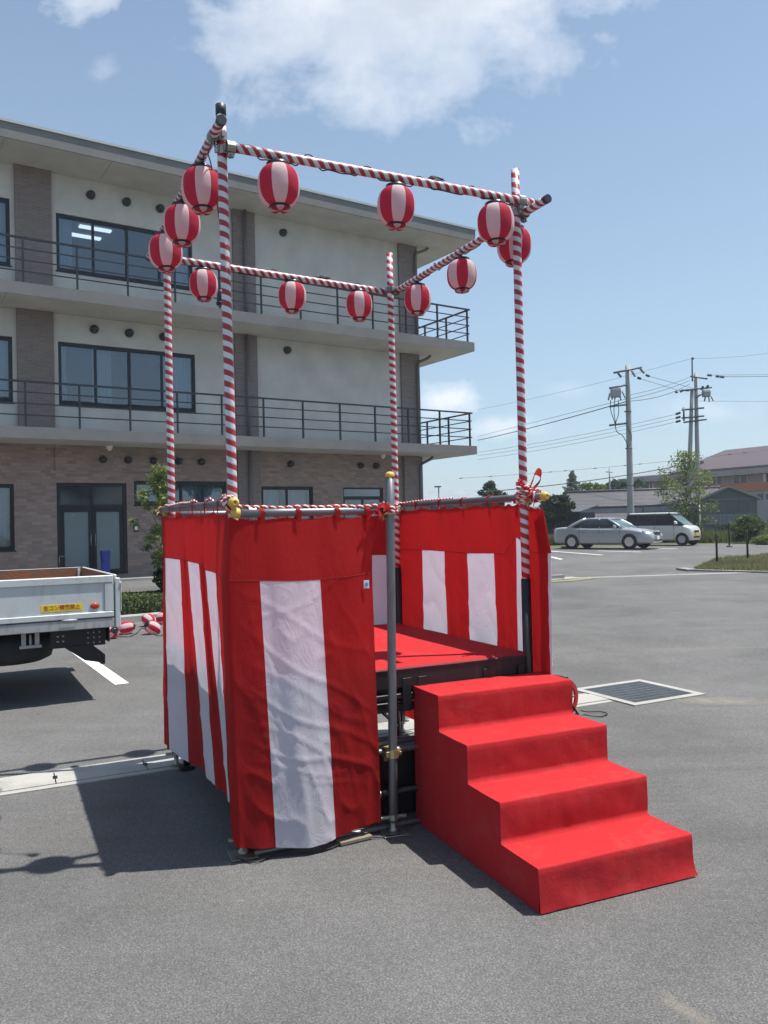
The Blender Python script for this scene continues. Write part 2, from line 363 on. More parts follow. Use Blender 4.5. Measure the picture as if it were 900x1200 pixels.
# geometry of the place, metres.  the stage stands at ORG, turned by STA; the building's front is turned by BLA
STA = R(25.4); ES = Vector((math.cos(STA), math.sin(STA), 0)); NS = Vector((-math.sin(STA), math.cos(STA), 0)); ORG = Vector((-0.763, 4.214, 0))
BLA = R(33.36); EB = Vector((math.cos(BLA), math.sin(BLA), 0)); NB = Vector((-math.sin(BLA), math.cos(BLA), 0)); DW = 22.742
def zg(x, y):
    """gentle rise of the car park away from the stage, and up to the building's door"""
    z = 0.0085 * max(0.0, min(41.0, y - 9.0)); p = Vector((x, y, 0)); wv = p.dot(NB); av = p.dot(EB)
    z += 0.22 * sstep(wv, 17.0, 22.0) * (1 - sstep(av, 17.0, 21.0))
    return z
def world_st(s, t, z=0.0): return ORG + ES * s + NS * t + Vector((0, 0, z))
def ray(u, v):
    X_, Y_ = (u - 450), (600 - v); c, s_ = math.cos(ROLL), math.sin(ROLL)
    a = (X_ * c + Y_ * s_) / F; b = (-X_ * s_ + Y_ * c) / F
    return Vector((a, math.cos(PITCH) - b * math.sin(PITCH), math.sin(PITCH) + b * math.cos(PITCH)))
def at(u, v, Y_):
    r = ray(u, v); return Vector((0, 0, HC)) + r * (Y_ / r.y)
def gr(u, v):
    r = ray(u, v); z = 0.0
    for _ in range(12):
        p = Vector((0, 0, HC)) + r * ((z - HC) / r.z); z = zg(p.x, p.y)
    return Vector((p.x, p.y, z))

# ================================================================== GROUND
def span(a, b, st): 
    n = max(1, int(round((b - a) / st))); return [a + (b - a) * i / n for i in range(n + 1)]
def sheet(name, xs, ys, dz, mat, kind='structure'):
    g = MB(); g.grid(lambda i, j: (xs[i], ys[j], zg(xs[i], ys[j]) + dz), len(xs) - 1, len(ys) - 1)
    return tag(g.build(name, mat), kind=kind)
def poly_strip(g, pts, wdt, dz, th=0.0, mi=0):
    """flat painted line along pts with width wdt following the ground"""
    P = [Vector(p) for p in pts]; L = []
    for a, b in zip(P[:-1], P[1:]):
        n = max(1, int((b - a).length / 0.25)); L += [a.lerp(b, k / n) for k in range(n)]
    L.append(P[-1]); rows = []
    for i, p in enumerate(L):
        d = (L[min(i + 1, len(L) - 1)] - L[max(i - 1, 0)]); d.z = 0; d.normalize(); n_ = Vector((-d.y, d.x, 0)) * wdt / 2
        rows.append((p + n_, p - n_))
    o = len(g.v)
    for a, b in rows:
        for q in (a, b): g.v.append((q.x, q.y, zg(q.x, q.y) + dz))
    for i in range(len(rows) - 1): g.face((o + 2 * i + 1, o + 2 * i + 3, o + 2 * i + 2, o + 2 * i), mi)
    if th:
        for k in (0, 1):
            o2 = len(g.v)
            for r in rows: g.v.append((r[k].x, r[k].y, zg(r[k].x, r[k].y) - 0.05))
            for i in range(len(rows) - 1): g.face((o + 2 * i + k, o + 2 * i + 2 + k, o2 + i + 1, o2 + i) if k else (o + 2 * i + 2, o + 2 * i, o2 + i, o2 + i + 1), mi)
        for i in (0, len(rows) - 1):
            o2 = len(g.v)
            for k in (0, 1): q = rows[i][k]; g.v.append((q.x, q.y, zg(q.x, q.y) - 0.05))
            g.face((o + 2 * i, o + 2 * i + 1, o2 + 1, o2), mi)
M_SOIL = plain('soil_and_grass', (0.075, 0.085, 0.035), 0.95, var=0.45, scale=0.9, bmp=0.02, bscale=12)
xs = [-1500, -700, -300, -150, -80] + span(-50, 50, 1.0) + [80, 150, 300, 700, 1500]
ys = [-300, -60] + span(-20, 8, 4) + [9.0] + span(10, 50, 1.0) + [60, 90, 150, 300, 700, 1800]
sheet('ground', xs, ys, -0.012, M_SOIL)
xs2 = span(-50, 34, 1.0); ys2 = span(-20, 8, 4) + [9.0] + span(10, 41, 1.0)
sheet('parking_lot', xs2, ys2, 0.0, M_ASPH)

# strip of concrete drain covers, running parallel to the stage
g = MB(); t0, t1 = 1.72, 2.09; s = -7.4; k = 0
while s < 3.95:
    L = 0.6; a, b = s + 0.004, s + L - 0.004
    def P(s_, t_, z_): q = world_st(s_, t_ + 0.018 * (s_ - 0.5), z_); return (q.x, q.y, q.z + zg(q.x, q.y))
    def slab(a, b, c, d, zt, mi=0):
        vs = [P(a, c, -.02), P(b, c, -.02), P(b, d, -.02), P(a, d, -.02), P(a, c, zt), P(b, c, zt), P(b, d, zt), P(a, d, zt)]
        g.add(vs, [(4, 5, 6, 7), (0, 1, 5, 4), (1, 2, 6, 5), (2, 3, 7, 6), (3, 0, 4, 7)], mi)
    slab(a + .0, b, t0 + .05, t1 - .05, 0.012 + 0.003 * random.random())
    s += L; k += 1
slab(-7.4, 3.99, t0 - .02, t0 + .046, 0.008); slab(-7.4, 3.99, t1 - .046, t1 + .02, 0.008); slab(-7.4, 3.99, t0 + .046, t1 - .046, 0.004, 1)
s = -6.8
while s < 3.9:                                           # hand holes at the joints
    slab(s - .012, s + .016, t0 + .155, t0 + .215, 0.0172, 1); s += 0.6
tag(g.build('drain_channel', [M_CONC, M_BLK]), kind='structure')

# painted bay lines
g = MB()
pA, pB = Vector((-5.6, 13.45, 0)), Vector((-2.92, 8.93, 0))
poly_strip(g, [pA, pB], 0.15, 0.004)
for k in (1, 2): poly_strip(g, [pA - EB * 2.5 * k, pB - EB * 2.5 * k], 0.15, 0.004)
for a, b, wd in ((gr(640, 645.5), gr(706, 650.5), 0.15), (gr(640, 651.5), gr(658, 655.5), 0.15), (gr(700, 645.6), gr(751, 646.9), 0.13), (gr(770, 643.2), gr(794, 642.6), 0.15)):
    poly_strip(g, [a, b], wd, 0.004)
for a, b, wd in ((gr(128, 695.5), gr(163, 692.0), 0.14),): poly_strip(g, [a, b], wd, 0.012)
tag(g.build('road_marking', M_PAINT), kind='structure')
# faint expansion joint / shallow gutter crossing the lot behind, and a low kerb with moss
g = MB(); poly_strip(g, [gr(640, 678.6), gr(700, 676.5), gr(900, 670.2), gr(1000, 666.5)], 0.35, 0.004)
tag(g.build('shallow_gutter', M_CONC_D), kind='structure')
g = MB(); poly_strip(g, [gr(560, 682.5), gr(660, 677.8)], 0.16, 0.10, 0.1); poly_strip(g, [gr(560, 686.5), gr(664, 681.4), gr(692, 678.2)], 0.30, 0.02, 0.05, 1)
tag(g.build('low_kerb', [M_CONC, M_YEL]), kind='structure')
g = MB(); poly_strip(g, [gr(640, 679.0), gr(676, 676.6)], 0.5, 0.006); tag(g.build('concrete_apron', M_CONC), kind='structure')
# pale dust beside the grate
M_DUST = None
m, t, p = base_mat('dust'); v = objc(t); n = t.noise(v, 3.2, 6, 0.65, .5); n2 = t.noise(v, 160, 2)
p.inputs['Base Color'].default_value = (0.33, 0.30, 0.25, 1); p.inputs['Roughness'].default_value = 1
at_ = t.add('ShaderNodeAttribute'); at_.attribute_name = 'tone'
al = t.math('MULTIPLY', t.mapr(t.math('MULTIPLY', n, at_.outputs['Fac']), 0.22, 0.55, 0.0, 0.75), t.mapr(n2, 0.3, 0.7, 0.5, 1.0))
t.link(al, p.inputs['Alpha'])
def dust_patch(name, c, rx, ry, ang, dz=0.004):
    g = MB(); g.tone = []
    N = 24
    for j in range(N + 1):
        for i in range(N + 1):
            a, b = i / N * 2 - 1, j / N * 2 - 1; q = Vector((a * rx, b * ry, 0)); q.rotate(Matrix.Rotation(ang, 3, 'Z')); q += Vector((c[0], c[1], 0))
            g.v.append((q.x, q.y, zg(q.x, q.y) + dz)); g.tone.append(max(0, 1 - math.hypot(a, b)) ** .7)
    for j in range(N):
        for i in range(N): a = j * (N + 1) + i; g.face((a, a + 1, a + N + 2, a + N + 1))
    tag(g.build(name, m), kind='structure')
dust_patch('dust_stain', (3.05, 7.45), 0.75, 0.32, R(-10)); dust_patch('dust_stain', (1.12, 2.55), 0.75, 0.075, R(-64)); dust_patch('dust_stain', (1.6, 7.4), 0.5, 0.3, R(20), 0.006)

# steel grating in its concrete frame
ge = empty('drain_grating', (2.217, 7.32, 0.0), R(27.0), 'square steel drain grating in a pale concrete frame beside the stage', 'drain grating')
g = MB(); W_, D_ = 0.90, 0.86; fr = 0.075
for (a, b, c, d) in ((0, 0, W_, fr), (0, D_ - fr, W_, D_), (0, fr, fr, D_ - fr), (W_ - fr, fr, W_, D_ - fr)): g.box(a, b, -.02, c, d, 0.012)
g.build('frame', M_CONC, ge)
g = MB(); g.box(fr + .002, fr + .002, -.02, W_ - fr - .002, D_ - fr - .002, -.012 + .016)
n = 30
for i in range(n + 1):
    x = fr + .005 + (W_ - 2 * fr - .016) * i / n; g.box(x, fr + .003, 0.0045, x + .006, D_ - fr - .003, 0.013, 1)
for i in range(9):
    y = fr + .005 + (D_ - 2 * fr - .02) * i / 8; g.box(fr + .003, y, 0.0045, W_ - fr - .003, y + .010, 0.0105, 1)
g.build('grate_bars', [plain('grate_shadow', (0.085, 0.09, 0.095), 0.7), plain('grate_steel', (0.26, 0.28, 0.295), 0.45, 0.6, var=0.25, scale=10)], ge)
tag(ge)
# concrete pad between channel and grate
g = MB()
def P(s_, t_, z_): q = world_st(s_, t_, z_); return (q.x, q.y, q.z)
vs = [P(2.45, 1.60, -.02), P(2.97, 1.62, -.02), P(2.97, 2.20, -.02), P(2.45, 2.1, -.02), P(2.45, 1.60, .007), P(2.97, 1.62, .007), P(2.97, 2.20, .007), P(2.45, 2.1, .007)]

# ================================================================== BUILDING
bo = NB * DW
bld = empty('office_building', (bo.x, bo.y, 0), BLA, 'three-storey building with cream walls, brown tile piers and long railed balconies', 'building')
A0, A1, BD = -7.0, 16.5, 13.0           # left and right end, depth
ZB = 0.30
def holes_wall(g, x0, x1, z0, z1, y0, y1, holes, mi=0):
    xs_ = sorted({x0, x1, *[h[0] for h in holes], *[h[1] for h in holes]}); zs_ = sorted({z0, z1, *[h[2] for h in holes], *[h[3] for h in holes]})
    for i in range(len(xs_) - 1):
        for j in range(len(zs_) - 1):
            a, b, c, d = xs_[i], xs_[i + 1], zs_[j], zs_[j + 1]; mx_, mz_ = (a + b) / 2, (c + d) / 2
            if any(h[0] < mx_ < h[1] and h[2] < mz_ < h[3] for h in holes): continue
            g.face_box = None
            # front and back faces plus reveals where the neighbour is open
            def isop(X_, Z_): return any(h[0] < X_ < h[1] and h[2] < Z_ < h[3] for h in holes)
            g.add([(a, y0, c), (b, y0, c), (b, y0, d), (a, y0, d)], [(0, 1, 2, 3)], mi)
            g.add([(a, y1, c), (b, y1, c), (b, y1, d), (a, y1, d)], [(3, 2, 1, 0)], mi)
            e_ = 1e-3
            if isop(a - e_, mz_) or a == x0: g.add([(a, y0, c), (a, y0, d), (a, y1, d), (a, y1, c)], [(0, 1, 2, 3)], mi)
            if isop(b + e_, mz_) or b == x1: g.add([(b, y0, c), (b, y0, d), (b, y1, d), (b, y1, c)], [(3, 2, 1, 0)], mi)
            if isop(mx_, c - e_) or c == z0: g.add([(a, y0, c), (b, y0, c), (b, y1, c), (a, y1, c)], [(3, 2, 1, 0)], mi)
            if isop(mx_, d + e_) or d == z1: g.add([(a, y0, d), (b, y0, d), (b, y1, d), (a, y1, d)], [(0, 1, 2, 3)], mi)
W3 = [(4.68, 8.46, 8.66, 10.22), (0.0, 3.55, 8.60, 10.36), (-5.5, -1.7, 8.66, 10.22)]
W2 = [(4.68, 8.48, 5.06, 6.76), (0.0, 3.56, 5.04, 6.76), (-5.5, -1.7, 5.06, 6.76)]
W1 = [(6.63, 9.37, 2.37, 3.05), (1.7, 3.54, 1.22, 2.94), (10.5, 12.3, 1.3, 2.92), (13.4, 14.96, 1.3, 2.90), (-4.5, -1.7, 1.22, 2.94)]
DOOR = (4.58, 6.42, 0.47, 2.98)
WT = 0.22
for z0, z1, ws in ((7.8, 11.28, W3), (4.26, 7.5, W2)):
    g = MB(); holes_wall(g, A0, A1, z0, z1, 0, WT, ws); g.build('wall', M_WALL, bld)
g = MB(); holes_wall(g, A0, A1, ZB - .35, 3.98, 0, WT, W1 + [DOOR]); 
g.box(4.55, -0.05, 3.29, 9.55, -0.002, 3.98); g.box(A0, -.05, ZB - .3, 4.52, -.002, 1.0) if False else None
g.build('tiled_wall', M_TILE, bld)
# side and rear walls, floors between
g = MB(); g.box(A1 - WT, WT + .003, ZB - .35, A1, BD, 11.27); g.box(A0, BD - .2, ZB - .3, A1 - WT - .003, BD, 11.27); g.box(A0, WT + .003, ZB - .3, A0 + .2, BD - .203, 11.27)
g.build('side_wall', M_WALL, bld)
def pier(a, b, z0, z1, dep=.10):
    g = MB(); g.box(a, -dep, z0, b, -.003, z1); g.build('tile_pier', M_TILED, bld)
for z0, z1 in ((7.8, 11.27), (4.265, 7.495)):
    pier(3.66, 4.56, z0, z1); pier(9.70, 10.42, z0, z1); pier(15.76, 16.52, z0, z1); pier(-1.5, -.6, z0, z1)
pier(9.70, 10.42, ZB - .3, 3.975, .14); pier(15.76, 16.52, ZB - .3, 3.975, .14)
# slabs and roof
SF = -1.468                                                     # balcony edge in front of the wall
def slabm(name, z0, z1, a1, mfront, lip=0.0):
    g = MB(); g.box(A0, SF, z0 + .03, a1, BD, z1 - .002); g.build(name, M_CONC, bld)
for nm, z0, z1, a1 in (('balcony_slab', 7.50, 7.80, 17.86), ('balcony_slab', 3.98, 4.26, 17.86)):
    g = MB(); g.box(A0, SF + .02, z0 + .02, a1 - .02, BD, z1 - .004); sl_ = g.build(nm, M_CONC, bld)
    g = MB(); g.box(A0, SF, z0, a1, SF + .018, z1); g.box(a1 - .018, SF + .02, z0, a1, BD, z1); g.build('fascia', M_FASC, sl_)
    g = MB()
    a = A0
    while a < a1 - .1:
        b = min(a + 2.56, a1 - .022); g.box(a + .004, SF + .022, z0 + .004, b - .004, -.004, z0 + .018); a = b
    g.box(A1 + .003, 0.0, z0 + .004, a1 - .022, BD, z0 + .018)
    g.build('soffit', M_SOFF, sl_)
g = MB(); g.box(A0, SF + .02, 11.30, 17.96, BD, 11.70); rf = g.build('roof', M_CONC, bld)
g = MB(); g.box(A0, SF - .02, 11.28, 18.0, SF + .018, 11.66); g.box(17.96, SF + .02, 11.28, 18.0, BD, 11.66); g.build('fascia', M_FASC, rf)
g = MB(); g.box(A0, SF - .05, 11.662, 18.03, SF + .04, 11.73); g.box(17.94, SF + .042, 11.662, 18.03, BD, 11.73); g.build('roof_trim', M_ROOF, rf)
g = MB(); a = A0
while a < 17.9:
    b = min(a + 2.56, 17.95); g.box(a + .005, SF + .022, 11.27, b - .005, -.004, 11.296); a = b
g.box(A1 + .003, 0.0, 11.27, 17.95, BD, 11.296); g.build('soffit', M_SOFF, rf)
# railings
def railing(z0):
    H_ = 1.15; y = SF + .10
    rl = empty('railing', (0, 0, 0)); rl.parent = bld
    g = MB()
    for h in (.30, .58, .86): g.box(A0, y - .008, z0 + h - .016, 17.72, y + .008, z0 + h + .016); g.box(17.722, y - .006, z0 + h - .016, 17.738, BD, z0 + h + .016)
    g.box(A0, y - .03, z0 + H_ - .045, 17.76, y + .03, z0 + H_); g.box(17.70, y + .032, z0 + H_ - .045, 17.76, BD, z0 + H_)
    g.build('rail', M_RAIL, rl)
    a = 17.64
    while a > A0:
        g = MB(); g.box(a - .022, y - .03, z0, a + .022, y - .0085, z0 + H_ - .046); g.box(a - .018, y + .0085, z0, a + .018, y + .03, z0 + H_ - .046); g.build('post', M_RAIL, rl); a -= 1.275
    b = y + 1.27
    while b < BD:
        g = MB(); g.box(17.70, b - .022, z0, 17.7215, b + .022, z0 + H_ - .046); g.box(17.7385, b - .018, z0, 17.76, b + .018, z0 + H_ - .046); g.build('post', M_RAIL, rl); b += 1.27
railing(7.80); railing(4.26)
# windows
def window(x0, x1, z0, z1, n, curt=(), room=True, frost=False, lamps=(), fixed_top=0.0):
    fr = empty('window', ((x0 + x1) / 2, 0, z0)); fr.parent = bld
    def L(x): return x - (x0 + x1) / 2
    ft = .055; H_ = z1 - z0; g = MB(); ya, yb = .05, .13
    g.box(L(x0) + .002, ya, .002, L(x1) - .002, yb, ft); g.box(L(x0) + .002, ya, H_ - ft, L(x1) - .002, yb, H_ - .002)
    g.box(L(x0) + .002, ya, ft, L(x0) + ft, yb, H_ - ft); g.box(L(x1) - ft, ya, ft, L(x1) - .002, yb, H_ - ft)
    g.box(L(x0) - .03, -.02, -.035, L(x1) + .03, .05, .001)
    g.build('frame', M_FRAME, fr)
    wd = (x1 - x0 - 2 * ft) / n; top = H_ - ft
    if fixed_top:
        g = MB(); g.box(L(x0) + ft, ya, H_ - fixed_top - .03, L(x1) - ft, yb, H_ - fixed_top + .03); g.build('transom', M_FRAME, fr); top = H_ - fixed_top - .03
        g = MB(); g.box(L(x0) + ft, .088, H_ - fixed_top + .03, L(x1) - ft, .094, H_ - ft); g.build('pane', M_GLASS if not frost else M_FROST, fr)
    for i in range(n):
        a = L(x0) + ft + wd * i; b = a + wd; off = .0 if i % 2 == 0 else .012
        g = MB(); s_ = .035 if n > 1 else .02
        g.box(a + .001, ya + .006 + off, ft, a + s_, yb - .02 + off, top); g.box(b - s_, ya + .006 + off, ft, b - .001, yb - .02 + off, top)
        g.box(a + s_, ya + .006 + off, ft, b - s_, yb - .02 + off, ft + .05); g.box(a + s_, ya + .006 + off, top - .05, b - s_, yb - .02 + off, top)
        sh = g.build('sash', M_FRAME, fr)
        g = MB(); g.box(a + s_ - .005, ya + .03 + off, ft + .045, b - s_ + .005, ya + .036 + off, top - .045); g.build('pane', M_FROST if frost else M_GLASS, sh)
    g = MB(); g.box(L((x0+x1)/2) - .035, ya - .006, ft, L((x0+x1)/2) + .035, ya + .004, top) if n == 4 else None
    if n == 4: g.build('mullion', M_FRAME, fr)
    if frost: return fr
    for a, b in curt:                                          # sheer curtains: wavy cloth
        a, b = L(a), L(b); N = int((b - a) / .02) + 2
        g = MB(); g.grid(lambda i, j: (a + (b - a) * i / N, .30 + .025 * math.sin(i * 1.15) + .008 * math.sin(i * .37 + j), .03 + (H_ - .06) * j / 2), N, 2)
        g.build('curtain', M_CURT, fr)
    if room:
        g = MB(); D_ = 3.2; a, b = L(x0) - .3, L(x1) + .3; z0_, z1_ = -.75, H_ + .35
        vs = [(a, .24, z0_), (b, .24, z0_), (b, D_, z0_), (a, D_, z0_), (a, .24, z1_), (b, .24, z1_), (b, D_, z1_), (a, D_, z1_)]
        g.add(vs, [(0, 1, 2, 3), (7, 6, 5, 4), (3, 2, 6, 7), (0, 3, 7, 4), (2, 1, 5, 6)]); g.build('room', M_ROOM, fr)
        for (lx, ly) in lamps:
            g = MB(); g.box(L(lx) - .45, ly, z1_ - .06, L(lx) + .45, ly + .18, z1_ - .012); g.build('ceiling_lamp', M_LAMP, fr)
    return fr
window(*W3[0], 4, curt=((4.75, 5.15), (8.0, 8.4)), lamps=((6.1, 1.5), (6.0, 2.3))); window(*W3[1], 2, curt=((.1, 1.2), (2.5, 3.5))); window(*W3[2], 4)
window(*W2[0], 4, curt=((5.62, 6.15), (7.6, 8.42), (4.75, 4.95)), lamps=((6.7, 1.6), (5.4, 1.6))); window(*W2[1], 2, curt=((2.6, 3.5),)); window(*W2[2], 4)
window(*W1[0], 4, curt=((6.7, 9.3),)); window(*W1[1], 2, curt=((1.8, 3.45),)); window(*W1[2], 2, curt=((11.45, 12.2), (10.6, 11.2))); window(*W1[3], 2, fixed_top=.32); window(*W1[4], 2)
# entrance door: transom lights, two frosted leaves
de = empty('entrance_door', (5.5, 0, .47)); de.parent = bld
g = MB(); hw = .92
g.box(-hw + .002, .03, 0, -hw + .09, .13, 2.508); g.box(hw - .09, .03, 0, hw - .002, .13, 2.508); g.box(-hw + .09, .03, 2.42, hw - .09, .13, 2.508); g.box(-hw + .09, .03, 1.82, hw - .09, .13, 1.92); g.box(-.03, .03, 1.92, .03, .13, 2.42)
g.box(-hw + .09, .03, 0.001, hw - .09, .13, .03)
g.build('frame', M_FRAME, de)
for sx in (-1, 1):
    g = MB(); a, b = sorted((sx * .004, sx * (hw - .094)))
    g.box(a, .05, .032, a + .10, .10, 1.818); g.box(b - .10, .05, .032, b, .10, 1.818); g.box(a + .1, .05, .032, b - .1, .10, .15); g.box(a + .1, .05, 1.72, b - .1, .10, 1.818)
    lf = g.build('door_leaf', M_FRAME, de)
    g = MB(); g.box(a + .098, .072, .148, b - .098, .08, 1.722); g.build('pane', M_FROST, lf)
    g = MB(); x = sx * .055; g.tube([(x, .05, .80), (x, -.01, .80), (x, -.01, 1.12), (x, .05, 1.12)], .013, 8); g.build('handle', M_ZINC, lf)
    g = MB(); a, b = sorted((sx * .03, sx * (hw - .09))); g.box(a, .07, 1.92, b, .078, 2.42); g.build('transom_pane', M_DARKG, de)
g = MB(); g.box(3.2, -1.1, ZB - .3, 9.4, -.06, .40, bev=.01); g.build('entrance_step', M_CONC_D, bld)
g = MB(); g.box(A0, -.60, ZB - .4, 3.195, -.06, .36, bev=.01); g.box(9.405, -.60, ZB - .4, A1, -.15, .36, bev=.01); g.build('footing_kerb', M_CONC_D, bld)
# door stop bar at the left leaf
g = MB(); g.tube([(4.60, .02, 1.02), (4.60, -.10, 1.02), (4.75, -.10, 1.02)], .012, 8); g.tube([(4.60, -.10, 1.02), (4.60, -.10, .75)], .012, 8); g.build('door_bar', M_ZINC, bld)
# hoods, detectors, intercom
def hood(x, z, r=.115):
    g = MB(); M = Matrix.Translation((x, -.005, z)) @ Matrix.Rotation(R(90), 4, 'X')
    g.lathe([(r * 1.05, 0), (r * 1.05, .03), (r, .035), (r * .97, .09), (r * .8, .15), (r * .45, .19), (.01, .20)], 20, M=M)
    g.build('vent_hood', M_HOOD, bld)
for q in [(5.59, 10.86), (6.56, 10.86), (7.51, 10.86), (11.41, 10.86), (5.62, 7.18), (6.57, 7.18), (7.54, 7.18), (11.47, 7.18)]: hood(*q)
for q in [(5.78, 3.62), (6.46, 3.62), (7.17, 3.62), (7.9, 3.62), (8.58, 3.62)]:
    g = MB(); M = Matrix.Translation((q[0], -.055, q[1])) @ Matrix.Rotation(R(90), 4, 'X'); r = .10
    g.lathe([(r * 1.05, 0), (r * 1.05, .03), (r, .035), (r * .97, .09), (r * .8, .15), (r * .45, .19), (.01, .20)], 20, M=M); g.build('vent_hood', M_HOOD, bld)
for q in [(11.5, 3.62), (14.07, 3.62), (14.68, 3.62)]: hood(*q, r=.10)
for x in (5.83, 14.62):
    g = MB(); g.lathe([(.05, 0), (.05, .05), (.085, .06), (.085, .14), (.06, .16)], 16, M=Matrix.Translation((x, -.55, 3.82))); g.build('ceiling_light', M_WPL, bld)
g = MB(); g.box(6.60, -.03, 1.62, 6.72, -.002, 1.80, bev=.006); ic = g.build('intercom', M_FRAME, bld)
g = MB(); g.box(6.615, -.034, 1.67, 6.705, -.0305, 1.78); g.build('face_plate', M_WPL, ic)
# downpipes
def downpipe(x, z0, z1, y=-.19, elbow=False):
    g = MB(); pts = [(x, y, z0), (x, y, z1)]
    if elbow: pts = [(x, y, z0), (x, y, z1 - .35), (x + .06, y, z1 - .25), (x + .45, y, z1 - .08), (x + .55, y - .0, z1 + .02)]
    g.tube(pts, .05, 12)
    z = z0 + .5
    while z < z1 - .5: g.tube([(x, y, z), (x, y, z + .05)], .058, 12); g.box(x - .012, y + .04, z, x + .012, y + .1, z + .05); z += 1.45
    g.build('downpipe', M_PIPE, bld)
for z0, z1 in ((ZB, 3.97), (4.27, 7.49), (7.81, 11.26)): downpipe(10.06, z0, z1); downpipe(16.40, z0, z1, -.17, True)

# ================================================================== STAGE
OX, OY = ORG.x, ORG.y
stg = empty('festival_stage', (OX, OY, 0), STA, 'square festival stage with black deck frame and red-and-white striped corner poles joined by striped beams', 'stage')
WS, DS, ZD = 1.80, 1.77, 0.885
def axisM(a, b):
    a, b = Vector(a), Vector(b); d = (b - a).normalized(); return Matrix.Translation(a) @ d.to_track_quat('Z', 'Y').to_matrix().to_4x4(), (b - a).length
def pipe(name, a, b, r, mat, parent, n=20, cap=None):
    M, L = axisM(a, b); g = MB(); seg = max(2, int(L / .3)); prof = [(r * .72, 0), (r, .002)] + [(r, L * k / seg) for k in range(1, seg)] + [(r, L - .002), (r * .72, L)]
    g.lathe(prof, n, M=None); return g.build(name, mat, parent, M=M)
def jack(parent, x, y):
    g = MB(); R_ = Matrix.Rotation(random.uniform(-.4, .4), 4, 'Z'); T = Matrix.Translation((x, y, 0)) @ R_
    g.box(-.07, -.07, .0045, .07, .07, .010, M=T, bev=.002)
    g.lathe([(.03, .0105), (.026, .03), (.017, .036), (.017, .16)], 14, M=T)
    g.box(-.075, -.012, .082, .075, .012, .098, M=T, bev=.003); g.lathe([(.028, .075), (.028, .105)], 8, M=T, sm=False)
    return g.build('jack_base', M_ZINC, parent)
ZT = 3.90
posts = {'FL': ((-.005, 0.0), (-.042, .008)), 'FR': ((1.80, 0), (1.795, .0)), 'BL': ((0, DS), (-.0, DS)), 'BR': ((1.80, DS), (1.787, DS))}
tops = {'FL': 3.90, 'FR': 3.87, 'BL': 3.86, 'BR': 3.90}
for k, (b, tq) in posts.items():
    zt = tops[k]; f_ = 1.34
    lo = Vector((b[0], b[1], .10)); hi = Vector((tq[0], tq[1], zt)); mid = lo.lerp(hi, (f_ - .1) / (zt - .1))
    po = pipe('striped_pole', mid, hi, .0255, M_SPIR, stg)
    M, L = axisM(mid, hi)
    sl_ = MB(); a = M.inverted() @ lo; sl_.tube([a, Vector((0, 0, -.001))], .030, 16); sl_.build('black_sleeve', M_BLK, po)
    if k == 'FL': c = MB(); c.lathe([(.0275, L - .055), (.0275, L + .003), (.02, L + .006)], 16); c.build('end_cap', M_CAP, po)
    jack(stg, b[0], b[1])
# beams under/over the poles
RB = .0245
beams = [((-.02, -.052, 3.662), (1.905, -.052, 3.655)), ((-.085, -.17, 3.735), (-.085, 2.02, 3.715)), ((-.02, 1.825, 3.665), (1.86, 1.825, 3.595)), ((1.852, -.245, 3.605), (1.852, 1.93, 3.600))]
for a, b in beams:
    bo_ = pipe('striped_beam', a, b, RB, M_SPIRB, stg); L = (Vector(b) - Vector(a)).length
    c = MB(); c.lathe([(.0262, -.004), (.0262, .022)], 16); c.build('end_cap', M_CAP, bo_); c = MB(); c.lathe([(.0262, L - .022), (.0262, L + .004)], 16); c.build('end_cap', M_CAP, bo_)
def clamp(x, y, z, ax, ay, rot=0.0, mat=None, sc=1.0):
    """swivel coupler: two short collars at right angles, flaps, bolts and nuts"""
    mat = mat or M_ZINC; g = MB(); T = Matrix.Translation((x, y, z)) @ Matrix.Rotation(rot, 4, 'Z') @ Matrix.Scale(sc, 4)
    def collar(c, ax_):
        rings = []; A = 12
        for (rr, h) in ((.0275, -.022), (.032, -.022), (.032, .022), (.0275, .022)):
            rings.append([(c[0] + rr * math.cos(2 * math.pi * k / A), c[1] + rr * math.sin(2 * math.pi * k / A), c[2] + h) if ax_ == 'z' else (c[0] + h, c[1] + rr * math.cos(2 * math.pi * k / A), c[2] + rr * math.sin(2 * math.pi * k / A)) for k in range(A)])
        g.loft(rings + [rings[0]], cap0=False, cap1=False, M=T)
    collar((0, 0, 0), 'z'); collar((ax, ay, 0), 'x')
    g.box(.030, -.010, -.018, .052, -.004, .018, M=T, bev=.001); g.box(.030, .004, -.018, .052, .010, .018, M=T, bev=.001); g.box(-.050, -.008, -.016, -.030, .008, .016, M=T, bev=.002)
    g.tube([(.042, -.022, 0), (.042, .034, 0)], .0045, 8, M=T); g.tube([(.042, .012, 0), (.042, .022, 0)], .0095, 6, M=T); g.tube([(.042, -.022, 0), (.042, -.014, 0)], .0085, 6, M=T)
    g.box(ax - .016, ay - .010, -.052, ax + .016, ay - .004, -.030, M=T, bev=.001); g.box(ax - .016, ay + .004, -.052, ax + .016, ay + .010, -.030, M=T, bev=.001); g.tube([(ax, ay - .024, -.042), (ax, ay + .030, -.042)], .0045, 8, M=T); g.tube([(ax, ay + .012, -.042), (ax, ay + .021, -.042)], .0095, 6, M=T)
    g.box(min(0, ax) - .012, min(0, ay) , -.016, max(0, ax) + .012, max(0, ay), .016, M=T, bev=.002) if abs(ay) > .05 else None
    return g.build('pipe_clamp', mat, stg)
clamp(-.03, 0, 3.66, .02, -.052, 0); clamp(-.045, 0.0, 3.73, 0, .04, R(90)); clamp(1.797, 0, 3.655, .0, -.052, 0); clamp(1.80, 0, 3.60, 0, -.052, R(90))
